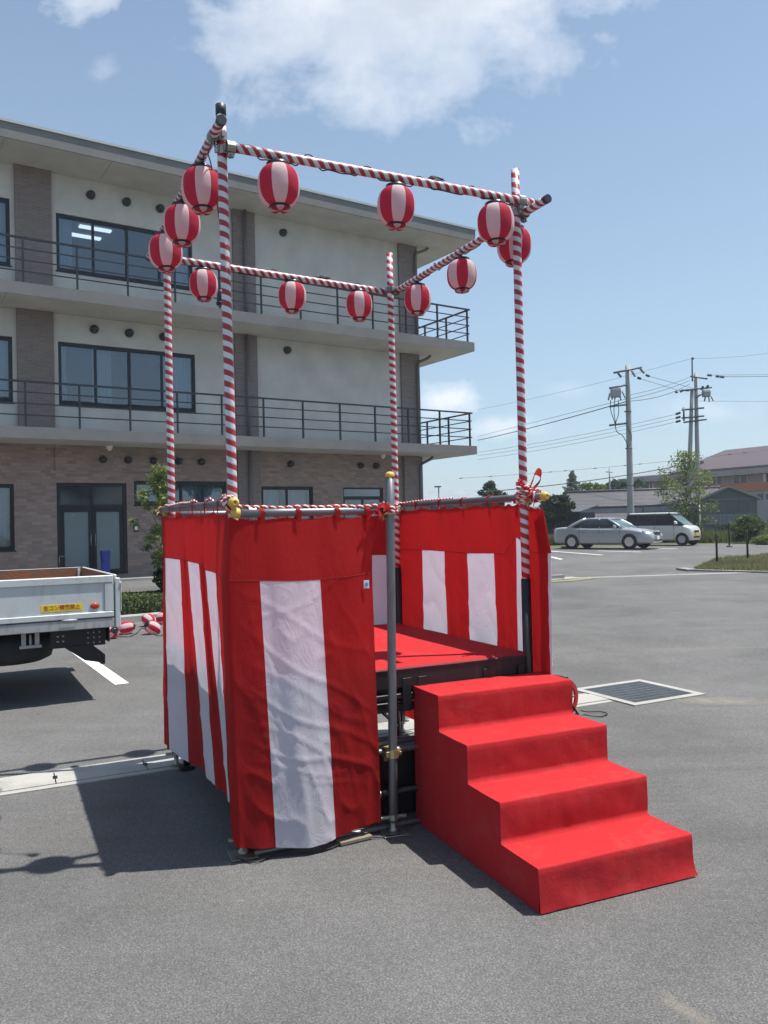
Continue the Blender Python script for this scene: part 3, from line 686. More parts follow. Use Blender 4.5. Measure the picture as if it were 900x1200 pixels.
clamp(1.79, DS, 3.60, 0, .052, 0); clamp(1.79, DS, 3.60, 0, -.06, R(90)); clamp(0, DS, 3.665, 0, .052, 0); clamp(0, DS, 3.715, 0, .085, R(90))
# curtain rails: galvanised pipes with yellow caps
rails = [((-.015, -.09, 1.768), (.90, -.075, 1.772), 0), ((-.048, -.10, 1.822), (-.048, 1.90, 1.834), 1), ((.0, 1.83, 1.80), (1.80, 1.83, 1.80), 1), ((1.842, -.135, 1.842), (1.852, 1.90, 1.845), 1)]
def ycap(parent, M, r=.028):
    c = MB(); c.lathe([(r, -.002), (r * 1.08, 0.0), (r * 1.08, .022), (r * .98, .034), (r * .55, .043), (r * .36, .044), (r * .34, .030)], 18, M=M); return c.build('yellow_end_cap', M_YCAP, parent)
for a, b, k in rails:
    ro = pipe('curtain_rail', a, b, .0215, M_STEEL, stg)
    ycap(ro, Matrix.Rotation(R(180), 4, 'X'), .0245 if k else .0245)
    L = (Vector(b) - Vector(a)).length
    if k: ycap(ro, Matrix.Translation((0, 0, L)), .0245)
# dark dot (hole) in the caps
# front middle post
fp = pipe('front_post', (.812, -.10, .06), (.838, -.10, 1.965), .0243, M_STEEL, stg)
c = MB(); L = 1.905; c.lathe([(.0262, L - .012), (.0268, L - .002), (.0255, L + .009), (.017, L + .018), (.004, L + .021)], 18); c.build('yellow_end_cap', M_YCAP, fp)
jack(stg, .811, -.10)
clamp(.836, -.10, 1.77, -.02, .03, R(20), M_BRASS); clamp(.818, -.10, .435, .0, .05, R(15), M_BRASS); clamp(.055, -.04, 1.775, 0, -.045, 0, M_ZINC, .85); clamp(1.80, 0, 1.82, .0, -.02, R(90), M_BRASS); clamp(1.79, DS, 1.82, .0, .02, R(60), M_BRASS)
# lower ledger pipes
for a, b, r in [((.03, -.035, .433), (1.82, -.035, .433), .0165), ((.03, .03, .46), (1.80, .03, .46), .0165), ((.78, -.02, .195), (1.86, -.02, .195), .020), ((.04, -.05, .022), (1.80, -.05, .022), .014), ((.0, 1.80, .433), (1.82, 1.80, .433), .0165), ((.07, .02, .50), (.07, 1.7, .50), .0165), ((1.76, .02, .50), (1.76, 1.7, .50), .0165)]:
    pipe('ledger_pipe', a, b, r, M_STEEL if r != .020 else M_BLK, stg, 14)
g = MB(); g.lathe([(.02, 0), (.022, .004), (.022, .014), (.012, .018)], 12, M=Matrix.Translation((.775, -.02, .195)) @ Matrix.Rotation(R(-90), 4, 'Y')); g.build('pipe_plug', M_ZINC, stg)
# deck: boards, edge frame
g = MB(); n = 9
for i in range(n): g.box(.03 + i * (WS - .06) / n + .002, .03, ZD - .045, .03 + (i + 1) * (WS - .06) / n - .002, DS - .03, ZD - .002)
g.build('deck_boards', M_BLKW, stg)
g = MB()
g.box(-.02, -.02, ZD - .115, WS - .032, .028, ZD - .004, bev=.003); g.box(-.02, DS - .028, ZD - .115, WS + .02, DS + .02, ZD - .004, bev=.003)
g.box(-.018, .03, ZD - .115, .026, DS - .03, ZD - .004, bev=.003); g.box(WS - .028, .034, ZD - .115, WS + .016, DS - .03, ZD - .004, bev=.003)
g.build('deck_edge', M_BLKW, stg)
g = MB()
g.box(-.02, -.032, ZD - .175, WS - .032, .02, ZD - .145, bev=.003); g.box(-.02, -.026, ZD - .245, WS - .032, .02, ZD - .205, bev=.003)
for x in (.05, .47, .92, 1.02, 1.46, 1.70): g.box(x, -.036, ZD - .246, x + .055, -.0325, ZD - .06, bev=.001)
for x in (.60, 1.20): g.box(x, .03, ZD - .20, x + .05, DS - .03, ZD - .116)
g.box(-.02, DS - .02, ZD - .245, WS, DS + .015, ZD - .205); g.box(-.02, .03, ZD - .245, .02, DS - .03, ZD - .20); g.box(WS - .02, .034, ZD - .245, WS + .016, DS - .03, ZD - .20)
g.box(-.016, .021, ZD - .20, WS - .04, .027, ZD - .118)
g.build('under_frame', M_BLK, stg)
for x, y in ((.04, .06), (1.70, .06), (.05, 1.66), (1.69, 1.62), (.92, 1.62), (.93, .5)):
    g = MB(); g.tube([(x, y, .03), (x, y, ZD - .205)], .024, 12); g.box(x - .05, y - .05, .0045, x + .05, y + .05, .03, bev=.004); g.build('deck_leg', M_STEEL if x > 1 else M_BLK, stg)
g = MB(); g.box(.03, .05, .035, 1.77, .068, .415, bev=.004); g.build('black_panel', M_BLK, stg)  # flat black panel across the front, below the ledger pipes
g = MB(); g.tube([(1.69, 1.62, .1), (.93, .5, .62)], .012, 8); g.tube([(.06, .10, .60), (.06, 1.6, .12)], .012, 8); g.build('brace', M_BLK, stg)

# carpet lying on the deck
g = MB(); N = 36
def car(i, j):
    x = .012 + (WS - .028) * i / N; y = -.024 + (DS + .01) * j / N; z = ZD + .004 + .0035 * noise.noise(Vector((x * 3, y * 3, 1))) + .002
    if j == 0: z -= .016
    return (x, y, z)
g.grid(car, N, N); tag(g.build('stage_carpet', M_FELT, None, (OX, OY, 0), STA), 'flat red felt carpet covering the stage deck inside the striped curtains', 'carpet')

# ------------------------------------------------------------------ striped curtains
def catmull(P, u):
    n = len(P) - 1; i = min(int(u), n - 1); t = u - i
    p0, p1, p2, p3 = P[max(i - 1, 0)], P[i], P[i + 1], P[min(i + 2, n)]
    return 0.5 * ((2 * p1) + (p2 - p0) * t + (2 * p0 - 5 * p1 + 4 * p2 - p3) * t * t + (3 * p1 - p0 - 3 * p2 + p3) * t ** 3)
def lin(P, u): n = len(P) - 1; i = min(int(u), n - 1); return P[i].lerp(P[i + 1], u - i)
def curtain(name, label, nodes, cols, per=10, nv=66, zseam=1.44, ztop=1.79, fold=.012, seed=0.0, wr=1.0, smooth=.65, wave=None):
    """nodes: (top, seam, bottom) points along the cloth; cols[i]: colour below the seam of strip i"""
    T = [Vector(n[0]) for n in nodes]; S = [Vector(n[1]) for n in nodes]; B = [Vector(n[2]) for n in nodes]
    nu = per * (len(nodes) - 1); rows = []; vs_ = [0, .05, .10, .15]
    seamv = 4
    def pos(i, j):
        u = i / per
        q = [lin(P, u).lerp(catmull(P, u), smooth) for P in (T, S, B)]
        if j <= seamv: p = q[0].lerp(q[1], j / seamv); f = j / seamv * .2
        else: k = (j - seamv) / (nv - seamv); p = q[1].lerp(q[2], k); f = .2 + .8 * k
        du = lin(S, min(u + .05, len(S) - 1)) - lin(S, max(u - .05, 0)); du.z = 0; du.normalize(); nrm = Vector((-du.y, du.x, 0)) * (-1)
        L = u * .33 + seed
        a = noise.noise(Vector((L * 2.6, p.z * .45, seed))) * 1.0 + noise.noise(Vector((L * 5.5 + p.z * .8, p.z * .8, seed + 5))) * .28 + .07 * noise.noise(Vector((L * 14 - p.z * 6, p.z * 8, seed + 9)))
        a += .42 * math.sin(L * 21 + 2.5 * noise.noise(Vector((L * 2, p.z * .6, seed + 2)))) * (.5 + .5 * noise.noise(Vector((L * 1.7, seed, 4))))
        r1 = 1 - abs(noise.noise(Vector((L * 4.2 + p.z * 3.4, p.z * 1.9 - L * 2, seed + 3)))) * 2
        a += .35 * max(0, r1) ** 4
        p = p + nrm * fold * a * (0.25 + f) * wr
        if wave: p = wave(p, u, f, nrm)
        if j == 0:                                           # sag between the hanging loops
            p.z -= .018 * abs(math.sin(u * math.pi * .9))
        return p
    g = MB()
    g.grid(pos, nu, nv, mat_fn=lambda i, j: (0 if j < seamv else (1 if cols[i // per] == 'w' else 0)))
    o = g.build(name, [M_RED, M_WHT, M_SEAM], None, (OX, OY, 0), STA)
    tag(o, label, 'curtain', 'red and white festival curtains hung round the stage')
    # stitched seam under the band
    sm_ = MB()
    pts = [pos(i, seamv) for i in range(0, nu + 1, 2)]
    sm_.tube(pts, .0016, 5); sm_.build('seam', M_SEAM, o)
    return o, pos, nu
def loops(o, pts, w=.03, h=.09):
    for (x, y, z, ang) in pts:
        g = MB(); T = Matrix.Translation((x, y, z)) @ Matrix.Rotation(ang, 4, 'Z'); N = 14; w_ = w * random.uniform(.8, 1.2)
        prof = []
        for k in range(N + 1):
            a = math.pi * 1.05 * k / N - .1; prof.append((-.027 * math.cos(a), .027 * math.sin(a)))
        prof = [(-.026, -h + .03)] + prof + [(.026, -h + .035)]
        g.grid(lambda i, j: T @ Vector(((j - .5) * w_ + .004 * math.sin(i), prof[i][0], prof[i][1])), len(prof) - 1, 1); g.build('hanging_loop', M_RED, o)

# left + front: one cloth wrapped round the near left corner
def top(s, t, z=1.80): return (s, t, z)
LN = [ # top, seam, bottom (stage frame)
 ((-.050, 1.87, 1.795), (-.045, 1.87, 1.49), (-.06, 1.87, .15)),
 ((-.050, 1.80, 1.79), (-.045, 1.80, 1.49), (-.06, 1.66, .15)),
 ((-.050, 1.21, 1.785), (-.055, 1.22, 1.495), (-.055, 1.09, .21)),
 ((-.050, 1.10, 1.78), (-.034, 1.13, 1.49), (-.034, .86, .24)),
 ((-.050, 1.03, 1.785), (-.040, 1.06, 1.49), (-.05, .64, .26)),
 ((-.050, .68, 1.785), (-.052, .685, 1.485), (-.06, .34, .275)),
 ((-.050, .58, 1.78), (-.034, .62, 1.46), (-.036, .22, .27)),
 ((-.050, .55, 1.785), (-.045, .56, 1.455), (-.055, .13, .255)),
 ((-.050, .27, 1.785), (-.055, .27, 1.45), (-.055, .035, .24)),
 ((-.055, .02, 1.765), (-.085, .03, 1.44), (-.062, -.01, .16)),
 ((-.060, -.09, 1.750), (-.085, -.10, 1.43), (-.052, -.10, .085)),
 ((.085, -.10, 1.74), (.082, -.10, 1.42), (.133, -.11, .06)),
 ((.24, -.10, 1.742), (.24, -.12, 1.412), (.30, -.15, .042)),
 ((.408, -.10, 1.745), (.408, -.11, 1.411), (.454, -.12, .052)),
 ((.56, -.10, 1.742), (.57, -.12, 1.42), (.60, -.10, .075)),
 ((.73, -.10, 1.74), (.718, -.10, 1.428), (.735, -.10, .075))]
LC = 'r w r r w r r w r r r w w r r'.split()
def lwave(p, u, f, nrm):
    if u > 10:                                               # slack drape pulled down to the right on the front panel
        k = (u - 10) / 5; z = p.z
        for c0, amp, sl, wd in ((1.20, .0022, .62, .020), (1.02, .0032, .75, .016), (.86, .0022, .66, .020), (.70, .0034, .60, .015), (.55, .002, .55, .016), (.42, .003, .42, .014), (.30, .002, .30, .014), (.95, .002, -.20, .012), (.63, .0018, .70, .010), (.36, .0015, .50, .010)):
            d = z - (c0 + .22 - sl * k + .18 * k * k + .02 * math.sin(k * 9 + c0 * 20)); p = p + nrm * amp * math.exp(-(d / wd) ** 2) * min(1, k * 4) * min(1, (1 - k) * 5 + .2)
        p = p + nrm * .025 * math.sin(k * math.pi) * f
    return p
o1, pos1, n1 = curtain('striped_curtain', 'red and white curtain wrapped round the near left corner of the stage, reaching the ground', LN, LC, zseam=1.44, fold=.014, seed=1.3, nv=110, per=12, wave=lwave)
loops(o1, [(.10, -.09, 1.768, 0), (.30, -.088, 1.769, 0), (.52, -.085, 1.77, 0), (.70, -.083, 1.77, 0), (-.048, .12, 1.827, R(90)), (-.048, .42, 1.828, R(90)), (-.048, .74, 1.83, R(90)), (-.048, 1.10, 1.831, R(90)), (-.048, 1.46, 1.833, R(90)), (-.048, 1.80, 1.835, R(90))], .026, .085)
g = MB(); g.box(-.016, 0, -.022, .016, .0025, .022, bev=.001)
M = Matrix.Translation((.672, -.122, 1.372)); g.build('cloth_tag', plain('tag_white', (0.55, 0.62, 0.72), 0.6), o1, M=M)
g = MB(); g.lathe([(.010, 0), (.0105, .001)], 16, M=Matrix.Translation((.672, -.1225, 1.372)) @ Matrix.Rotation(R(90), 4, 'X')); g.build('tag_mark', plain('tag_blue', (0.10, 0.28, 0.55), 0.6), o1)

# right side: seen from its inner side, runs past the near right pole to the end of its rail
RN = [((1.845, 1.86, 1.815), (1.84, 1.86, 1.485), (1.86, 1.84, .12)),
 ((1.848, 1.47, 1.812), (1.865, 1.47, 1.485), (1.87, 1.50, .12)),
 ((1.848, 1.12, 1.812), (1.87, 1.12, 1.483), (1.885, 1.12, .12)),
 ((1.846, .96, 1.81), (1.85, .96, 1.48), (1.86, .95, .12)),
 ((1.845, .79, 1.81), (1.86, .79, 1.477), (1.87, .76, .12)),
 ((1.845, .46, 1.81), (1.865, .46, 1.483), (1.88, .42, .12)),
 ((1.845, .30, 1.81), (1.85, .30, 1.484), (1.87, .27, .12)),
 ((1.845, .20, 1.81), (1.86, .175, 1.59), (1.86, .16, .12)),
 ((1.848, .12, 1.81), (1.862, .10, 1.55), (1.872, .05, .12)),
 ((1.85, .02, 1.80), (1.874, .03, 1.50), (1.885, .0, .12)),
 ((1.845, -.08, 1.775), (1.862, -.08, 1.50), (1.87, -.07, .12)),
 ((1.85, -.115, 1.77), (1.852, -.165, 1.50), (1.852, -.14, .12)),
 ((1.862, -.11, 1.77), (1.872, -.168, 1.50), (1.872, -.145, .12)),
 ((1.875, -.02, 1.775), (1.905, -.06, 1.50), (1.91, -.03, .12))]
RC = 'r w r r w r r w r r r w w'.split()
o2, pos2, n2 = curtain('striped_curtain', 'red and white curtain along the right side of the stage, hanging behind the steps', RN, RC, fold=.030, seed=8.2, wr=.9)
loops(o2, [(1.852, t_ , 1.845, R(90)) for t_ in (1.78, 1.49, 1.12, .80, .46, .14)], .028, .075)
# back
BN = [((.02, 1.83, 1.765), (-.01, 1.85, 1.45), (-.0, 1.85, .78)), ((.10, 1.83, 1.765), (.05, 1.85, 1.45), (.05, 1.85, .78)), ((.42, 1.83, 1.765), (.40, 1.86, 1.45), (.40, 1.86, .78)),
 ((.75, 1.83, 1.765), (.75, 1.84, 1.45), (.75, 1.85, .78)), ((1.10, 1.83, 1.765), (1.10, 1.86, 1.45), (1.10, 1.86, .78)), ((1.45, 1.83, 1.765), (1.45, 1.84, 1.45), (1.45, 1.85, .78)),
 ((1.80, 1.83, 1.765), (1.80, 1.855, 1.44), (1.79, 1.85, .78)), ((1.85, 1.83, 1.77), (1.85, 1.84, 1.44), (1.85, 1.84, .78))]
o3, pos3, n3 = curtain('striped_curtain', 'red and white curtain across the back of the stage, mostly hidden by the front curtain', BN, 'r w r w r w r'.split(), fold=.012, seed=4.4, nv=40)
loops(o3, [(x, 1.83, 1.80, 0) for x in (.05, .42, .80, 1.15, 1.50, 1.76)], .028, .07)

# ------------------------------------------------------------------ ropes
def rope(name, pts, label, r=.006, grp=None, sub=8, knots=()):
    P = [Vector(p) for p in pts]; Q = []
    for i in range(len(P) - 1):
        for k in range(sub): Q.append(catmull(P, i + k / sub))
    Q.append(P[-1]); obj_g = MB()
    # two strands twisted together
    acc = 0; A = [[], []]
    D = []
    for i, q in enumerate(Q):
        if i: acc += (q - Q[i - 1]).length
        D.append(acc)
    n = max(8, int(acc / .006)); j = 0
    for k in range(n + 1):
        s = acc * k / n
        while j < len(D) - 2 and D[j + 1] < s: j += 1
        f = (s - D[j]) / max(1e-6, D[j + 1] - D[j]); q = Q[j].lerp(Q[min(j + 1, len(Q) - 1)], f); d = (Q[min(j + 1, len(Q) - 1)] - Q[j]).normalized()
        a = Vector((0, 0, 1)) - d * d.z
        if a.length < .05: a = Vector((1, 0, 0)) - d * d.x
        a.normalize(); b = d.cross(a)
        for m_ in (0, 1):
            ph = s / .045 * 2 * math.pi + math.pi * m_; A[m_].append(q + (a * math.cos(ph) + b * math.sin(ph)) * r * .55)
    for m_ in (0, 1): obj_g.tube(A[m_], r * .72, 6, mi=m_)
    o = obj_g.build(name, [M_ROPE_R, M_ROPE_W], None, (OX, OY, 0), STA)
    return tag(o, label, 'rope', grp)
def wrap_pts(c, r, turns, ax='s', step=.02, n=10, jit=.006):
    out = []
    for k in range(int(turns * n) + 1):
        a = 2 * math.pi * k / n; adv = step * k / n; j1, j2 = random.uniform(-jit, jit), random.uniform(-jit, jit)
        if ax == 's': out.append((c[0] + adv, c[1] + (r + j1) * math.cos(a), c[2] + (r + j2) * math.sin(a)))
        elif ax == 't': out.append((c[0] + (r + j1) * math.cos(a), c[1] + adv, c[2] + (r + j2) * math.sin(a)))
        else: out.append((c[0] + (r + j1) * math.cos(a), c[1] + (r + j2) * math.sin(a), c[2] + adv))
    return out
G_R = 'red and white ropes tying the curtains'
rp = wrap_pts((-.048, -.065, 1.822), .032, 2.5, 't', .02) + [(.04, -.085, 1.80)] + [(.10 + .11 * k, -.088 + .004 * math.sin(k * 2), 1.797 + .003 * math.cos(k * 3)) for k in range(7)]
rope('curtain_rope', rp + wrap_pts((.79, -.09, 1.785), .034, 3, 's', .02) + wrap_pts((.836, -.10, 1.80), .036, 2, 'z', -.02), 'red and white twisted rope lying along the front rail up to the yellow-capped post', .0075, G_R)
rope('curtain_rope', [(-0.048, -.02, 1.865), (-0.048, .12, 1.86), (-0.028, .26, 1.80), (-0.038, .42, 1.862), (-0.058, .50, 1.83), (-0.028, .60, 1.80), (-0.048, .78, 1.862), (-0.058, .9, 1.855), (-0.048, 1.2, 1.862), (-0.058, 1.5, 1.855), (-0.048, 1.74, 1.862), (-0.058, 1.84, 1.83), (-0.088, 1.86, 1.80), (-0.048, 1.9, 1.84)], 'red and white rope zigzagging along the left rail above the curtain', .006, G_R, 6)
rope('curtain_rope', wrap_pts((1.80, 0, 1.80), .040, 4.5, 'z', .028, jit=.008) + wrap_pts((1.845, .02, 1.85), .034, 4, 't', -.028, jit=.007), 'red and white rope knotted round the near right pole and its rail', .0075, G_R, 4)
rope('curtain_rope', wrap_pts((1.79, 1.77, 1.78), .040, 3, 'z', .028, jit=.008) + [(1.83, 1.72, 1.86), (1.845, 1.5, 1.868), (1.848, 1.2, 1.869), (1.85, .95, 1.868)], 'red and white rope wound round the far right pole at rail height', .007, G_R, 4)
# cloth ends tied into a bow on the near right pole
g = MB(); T = Matrix.Translation((1.80, -.02, 1.88))
def rib(pts, w, seed):
    P = [Vector(p) for p in pts]; N = 18
    def f(i, j):
        q = catmull(P, (len(P) - 1) * i / N); return T @ (q + Vector((0.25 * w * (j - 1), .0, 0)) + Vector((.2, .5, .9)) * w * (j - 1) * .5 + Vector((0, .006 * math.sin(i * .9 + seed + j * 2), 0)))
    g.grid(f, N, 2)
rib([(0, -.01, 0), (.035, -.02, .05), (.065, -.02, .115), (.105, -.02, .10), (.085, -.02, .05), (.03, -.03, .0)], .05, 0)
rib([(0, -.01, 0), (-.03, -.02, .03), (-.05, -.03, .05), (-.075, -.03, .062)], .03, 2); rib([(.0, -.03, .0), (.03, -.05, -.04), (.02, -.05, -.09)], .03, 4); rib([(.0, -.03, .0), (-.02, -.05, -.05), (-.035, -.04, -.10)], .025, 5)
tag(g.build('cloth_bow', M_RED, None, (OX, OY, 0), STA), 'red cloth ends tied in a bow on the near right striped pole', 'bow')
g = MB(); T = Matrix.Translation((.76, -.11, 1.77))
rib([(0, 0, 0), (-.02, -.02, -.04), (-.045, -.02, -.085), (-.06, -.02, -.13)], .022, 1); rib([(0, 0, 0), (.01, -.02, -.05), (0.0, -.02, -.10)], .022, 3); rib([(0, 0, 0), (-.05, -.015, -.02), (-.09, -.015, -.07)], .02, 6); rib([(-.02, 0, .01), (.01, -.035, .03), (.05, -.035, .01), (.01, -.03, -.01)], .03, 6)
tag(g.build('cloth_bow', M_RED, None, (OX, OY, 0), STA), 'red cloth ends knotted beside the yellow-capped front post', 'bow')

# ------------------------------------------------------------------ lanterns
def make_lantern():
    root = empty('paper_lantern', (0, 0, 0))
    H_, RR = .222, .106; prof = []; NR = 26
    for k in range(NR * 2 + 1):
        f = k / (NR * 2); zz = -H_ / 2 + H_ * f; a = abs(2 * f - 1)
        r = .050 + (RR - .050) * (1 - a ** 2.5) ** .62
        r += -.0019 * (1 if k % 2 else 0)
        prof.append((r, zz))
    g = MB(); g.lathe(prof, 64, mat_fn=lambda i, k: 0 if (k // 8) % 2 == 0 else 1)
    g.build('shade', [M_LR, M_LW], root)
    g = MB(); g.lathe([(.046, .104), (.0575, .104), (.0595, .110), (.0585, .126), (.050, .129), (.030, .129), (.014, .131), (.011, .138)], 28); g.build('top_ring', M_LBLK, root)
    g = MB(); g.lathe([(.046, -.107), (.0530, -.109), (.0535, -.120), (.046, -.1235)], 28); g.build('bottom_ring', M_LBLK, root)
    g = MB(); g.lathe([(.050, -.1225), (.0515, -.128), (.046, -.1335), (.030, -.136), (.010, -.1365)], 32, mat_fn=lambda i, k: 0 if (k // 4) % 2 == 0 else 1); g.build('skirt', [M_LR, M_LW], root)
    g = MB(); g.tube([(0, 0, .128), (.0, 0, .148)], .012, 10); g.tube([(0, .0, .146), (.012, 0, .156), (.0, 0, .168)], .0025, 6); g.build('socket', M_CORD, root)
    return root
lan0 = make_lantern()
LG = 'striped paper lanterns hung from the beams'
ord_ = ['leftmost', 'middle', 'rightmost']
hang = []
for k, (s_, zt) in enumerate([(.245, 3.636), (.938, 3.632), (1.607, 3.629)]): hang.append(((s_, -.055, zt), f'{ord_[k]} of the three large striped lanterns on the front beam', 1.0))
for k, (t_, zt) in enumerate([(.285, 3.700), (.82, 3.69), (1.36, 3.69)]): hang.append(((-.085, t_, zt), ['nearest and highest of the three lanterns on the left beam', 'middle of the three lanterns on the left beam', 'lowest and farthest of the three lanterns on the left beam'][k], 1.0))
for k, (s_, zt) in enumerate([(.275, 3.635), (.965, 3.615), (1.53, 3.60)]): hang.append(((s_, 1.825, zt), ['lantern on the back beam just left of the near left pole', 'middle lantern of the back beam, in front of the building', 'lantern on the back beam closest to the far right pole'][k], .98))
for k, (t_, zt) in enumerate([(.11, 3.575), (.755, 3.575), (1.42, 3.575)]): hang.append(((1.852, t_, zt), ['lantern half hidden behind the front beam\'s rightmost lantern, on the right beam', 'middle lantern of the right beam, against the sky', 'lantern on the right beam next to the far right pole'][k], .98))
for i, ((s_, t_, zt), lb, sc) in enumerate(hang):
    o = lan0 if i == 0 else copy_tree(lan0)
    o.location = world_st(s_, t_, zt - .140 * sc); wl = o.location; o.rotation_euler = (random.uniform(-.05, .05), random.uniform(-.05, .05), math.atan2(-wl.y, -wl.x) - R(67.5) + (R(45) if i == 10 else 0) + random.uniform(-.16, .16)); k_ = sc * random.uniform(.98, 1.03); o.scale = (k_ * 1.02, k_ * 1.02, k_ * .94)
    tag(o, lb, 'lantern', LG)
# a spare socket hanging on its cord near the left front pole, and light cables wrapped along the beams
def cable(name, pts, label, r=.0035, sub=6, grp='black light cables strung along the beams', extra=None, cat='cable'):
    P = [Vector(p) for p in pts]; Q = [catmull(P, i + k / sub) for i in range(len(P) - 1) for k in range(sub)] + [P[-1]]
    g = MB(); g.tube(Q, r, 6); o = g.build(name, M_CORD, None, (OX, OY, 0), STA); return tag(o, label, cat, grp)
def beamcable(a, b, n, seed):
    random.seed(seed); a, b = Vector(a), Vector(b); out = []
    for k in range(n + 1):
        p = a.lerp(b, k / n); side = .027 if k % 9 else -.027
        out.append(p + Vector((random.uniform(-.006, .006), random.uniform(-.006, .006), (-.028 if k % 8 > 1 else .029) + random.uniform(-.005, .002))))
    return out
cable('light_cable', beamcable((.06, -.055, 3.660), (1.76, -.055, 3.655), 40, 3), 'black light cable running along the front beam')
cable('light_cable', [(-.085, .02, 3.70), (-.085, .12, 3.69), (-.05, .20, 3.66), (-.012, .23, 3.45), (.008, .21, 3.25), (.03, .20, 3.14), (.034, .205, 3.10), (.012, .20, 3.08), (-.012, .195, 3.06), (-.018, .19, 3.02), (-.016, .19, 2.98)], 'thin black cord hanging down beside the near left pole')
cable('light_cable', beamcable((-.085, .1, 3.732), (-.085, 1.9, 3.718), 38, 5), 'black light cable running along the left beam')
cable('light_cable', beamcable((.1, 1.825, 3.663), (1.76, 1.825, 3.598), 38, 6), 'black light cable running along the back beam')
cable('light_cable', beamcable((1.852, .05, 3.605), (1.852, 1.76, 3.60), 38, 8), 'black light cable running along the right beam')
so = empty('bulb_socket', world_st(-.016, .19, 2.93), STA, 'black bulb socket dangling from a cord near the near left pole', 'bulb socket')
g = MB(); g.lathe([(.004, .06), (.014, .052), (.020, .03), (.022, -.02), (.018, -.03)], 16); g.build('socket_body', M_LBLK, so)
g = MB(); g.lathe([(.024, -.012), (.026, -.018), (.024, -.026)], 16); g.build('collar', M_CORD, so)
# wires tying cable to beam: small loops
random.seed(11)
for (a, b, lb) in [((.1, -.055, 3.66), (1.7, -.055, 3.655), 'coiled slack of black cable lying on top of the front beam'), ((.2, 1.825, 3.662), (1.7, 1.825, 3.60), 'coiled slack of black cable lying on top of the back beam')]:
    pts = []; c = Vector(a).lerp(Vector(b), .68)
    for k in range(26):
        an = k * .8; pts.append(c + Vector((.045 * math.cos(an) + .001 * k, .014 * math.sin(an), .030 + .006 * math.sin(k * 1.3) + .0004 * k)))
    cable('cable_coil', pts, lb, .003, 3, grp=None, cat='cable coil')

# ------------------------------------------------------------------ carpeted steps
SX, SY, SA = 0.630, 3.519, R(23.65); SWD, SDP, SRS = .862, .3013, .1925
stp = empty('carpeted_steps', (SX, SY, 0), SA, 'four-step wooden stair wrapped in bright red felt in front of the stage', 'steps')
prof = []
for k in range(4): prof += [(k * SDP, k * SRS), (k * SDP, (k + 1) * SRS)]
prof += [(4 * SDP, 4 * SRS)]
g = MB(); N = 64
# one runner of felt going up over the steps
path = []
for k in range(4):
    y0, z0, z1 = k * SDP, k * SRS, (k + 1) * SRS
    for q in range(7): path.append((y0 - .002 * math.sin(q / 7 * math.pi) - (.010 * (1 - q / 7) ** 3 if k == 0 else 0), z0 + (z1 - z0 - .008) * q / 7 + (.004 if k == 0 and q == 0 else 0), 'r', q / 7, k))
    path += [(y0 - .001, z1 - .006, 'n', 0, k), (y0 + .002, z1 - .001, 'n', 0, k), (y0 + .008, z1, 'n', 0, k)]
    for q in range(1, 7): path.append((y0 + .008 + (SDP - .010) * q / 7, z1 - .0015 * math.sin(q / 7 * math.pi), 't', q / 7, k))
path.append((4 * SDP, 4 * SRS, 't', 1, 3)); path.append((4 * SDP + .004, 4 * SRS - .01, 't', 1, 3)); path.append((4 * SDP + .004, .02, 't', 1, 3))
def runner(i, j):
    y, z, kd, q, k = path[j]; x = SWD * i / N
    nz = noise.noise(Vector((x * 5.5, k * 3.1, q * .8))) 
    if kd == 'r': y -= .0025 * noise.noise(Vector((x * 16, k * 5, q * 2.5))) + .009 * max(-.6, nz) * math.sin(max(.02, q) * math.pi) + .002
    if kd == 't': z += .002 * noise.noise(Vector((x * 4, y * 4, 7)))
    if kd == 'n': z += .0022 * noise.noise(Vector((x * 9, k, 3)))
    ex = .0
    if k == 0 and kd == 'r': ex = .010 * (1 - q) ** 5; x = x + (ex if i == N else 0) ; y -= .012 * (1 - q) ** 4 * (i / N)
    return (x - .003 + (.006 if i == N else 0), y - .003, z + .003)
g.grid(runner, N, len(path) - 1); g.build('felt_runner', M_FELT, stp)
for xx, nm in ((0.0, 'side_panel'), (SWD - .018, 'side_panel')):
    g = MB(); pp = [(4 * SDP, .003)] + [(0, .003)] + prof[1:]
    a = [(xx, y, z - (.001 if z > .01 else 0)) for y, z in pp]; b = [(xx + .018, y, z - (.001 if z > .01 else 0)) for y, z in pp]
    n = len(pp); o = len(g.v); g.v += a + b
    # fan by columns keeps the faces planar and convex
    for side in (0, n):
        pts_ = [(k * SDP, (k + 1) * SRS) for k in range(4)]
        for k in range(4):
            y0, y1, z1 = k * SDP, (k + 1) * SDP, (k + 1) * SRS - .001; x_ = xx if side == 0 else xx + .018
            f = [(x_, y0, .003), (x_, y1, .003), (x_, y1, z1), (x_, y0, z1)]
            g.add(f, [(0, 3, 2, 1) if side == 0 else (0, 1, 2, 3)])
    g.build(nm, M_FELT, stp)
g = MB(); 
for k in range(4): g.box(.02, k * SDP + .02, .02, SWD - .02, (k + 1) * SDP + (.0 if k < 3 else -.02), (k + 1) * SRS - .012)
g.build('wooden_core', M_BLKW, stp)

# plank and cable lying under the front curtain
g = MB(); g.box(-.02, -.030, .0045, .17, .030, .024, bev=.003); q = world_st(.50, -.11)
tag(g.build('wooden_plank', plain('raw_wood', (0.20, 0.17, 0.13), 0.8, var=0.3, scale=12), None, (q.x, q.y, 0), STA + R(4)), 'short pale wooden plank on the asphalt under the front curtain', 'plank')
pts = [(-.05, -.04, .012)] + [(.02 + .1 * k, -.13 + .03 * math.sin(k * 1.4), .010) for k in range(9)]
cable('floor_cable', pts, 'black cable on the asphalt under the front curtain', .004, grp=None)
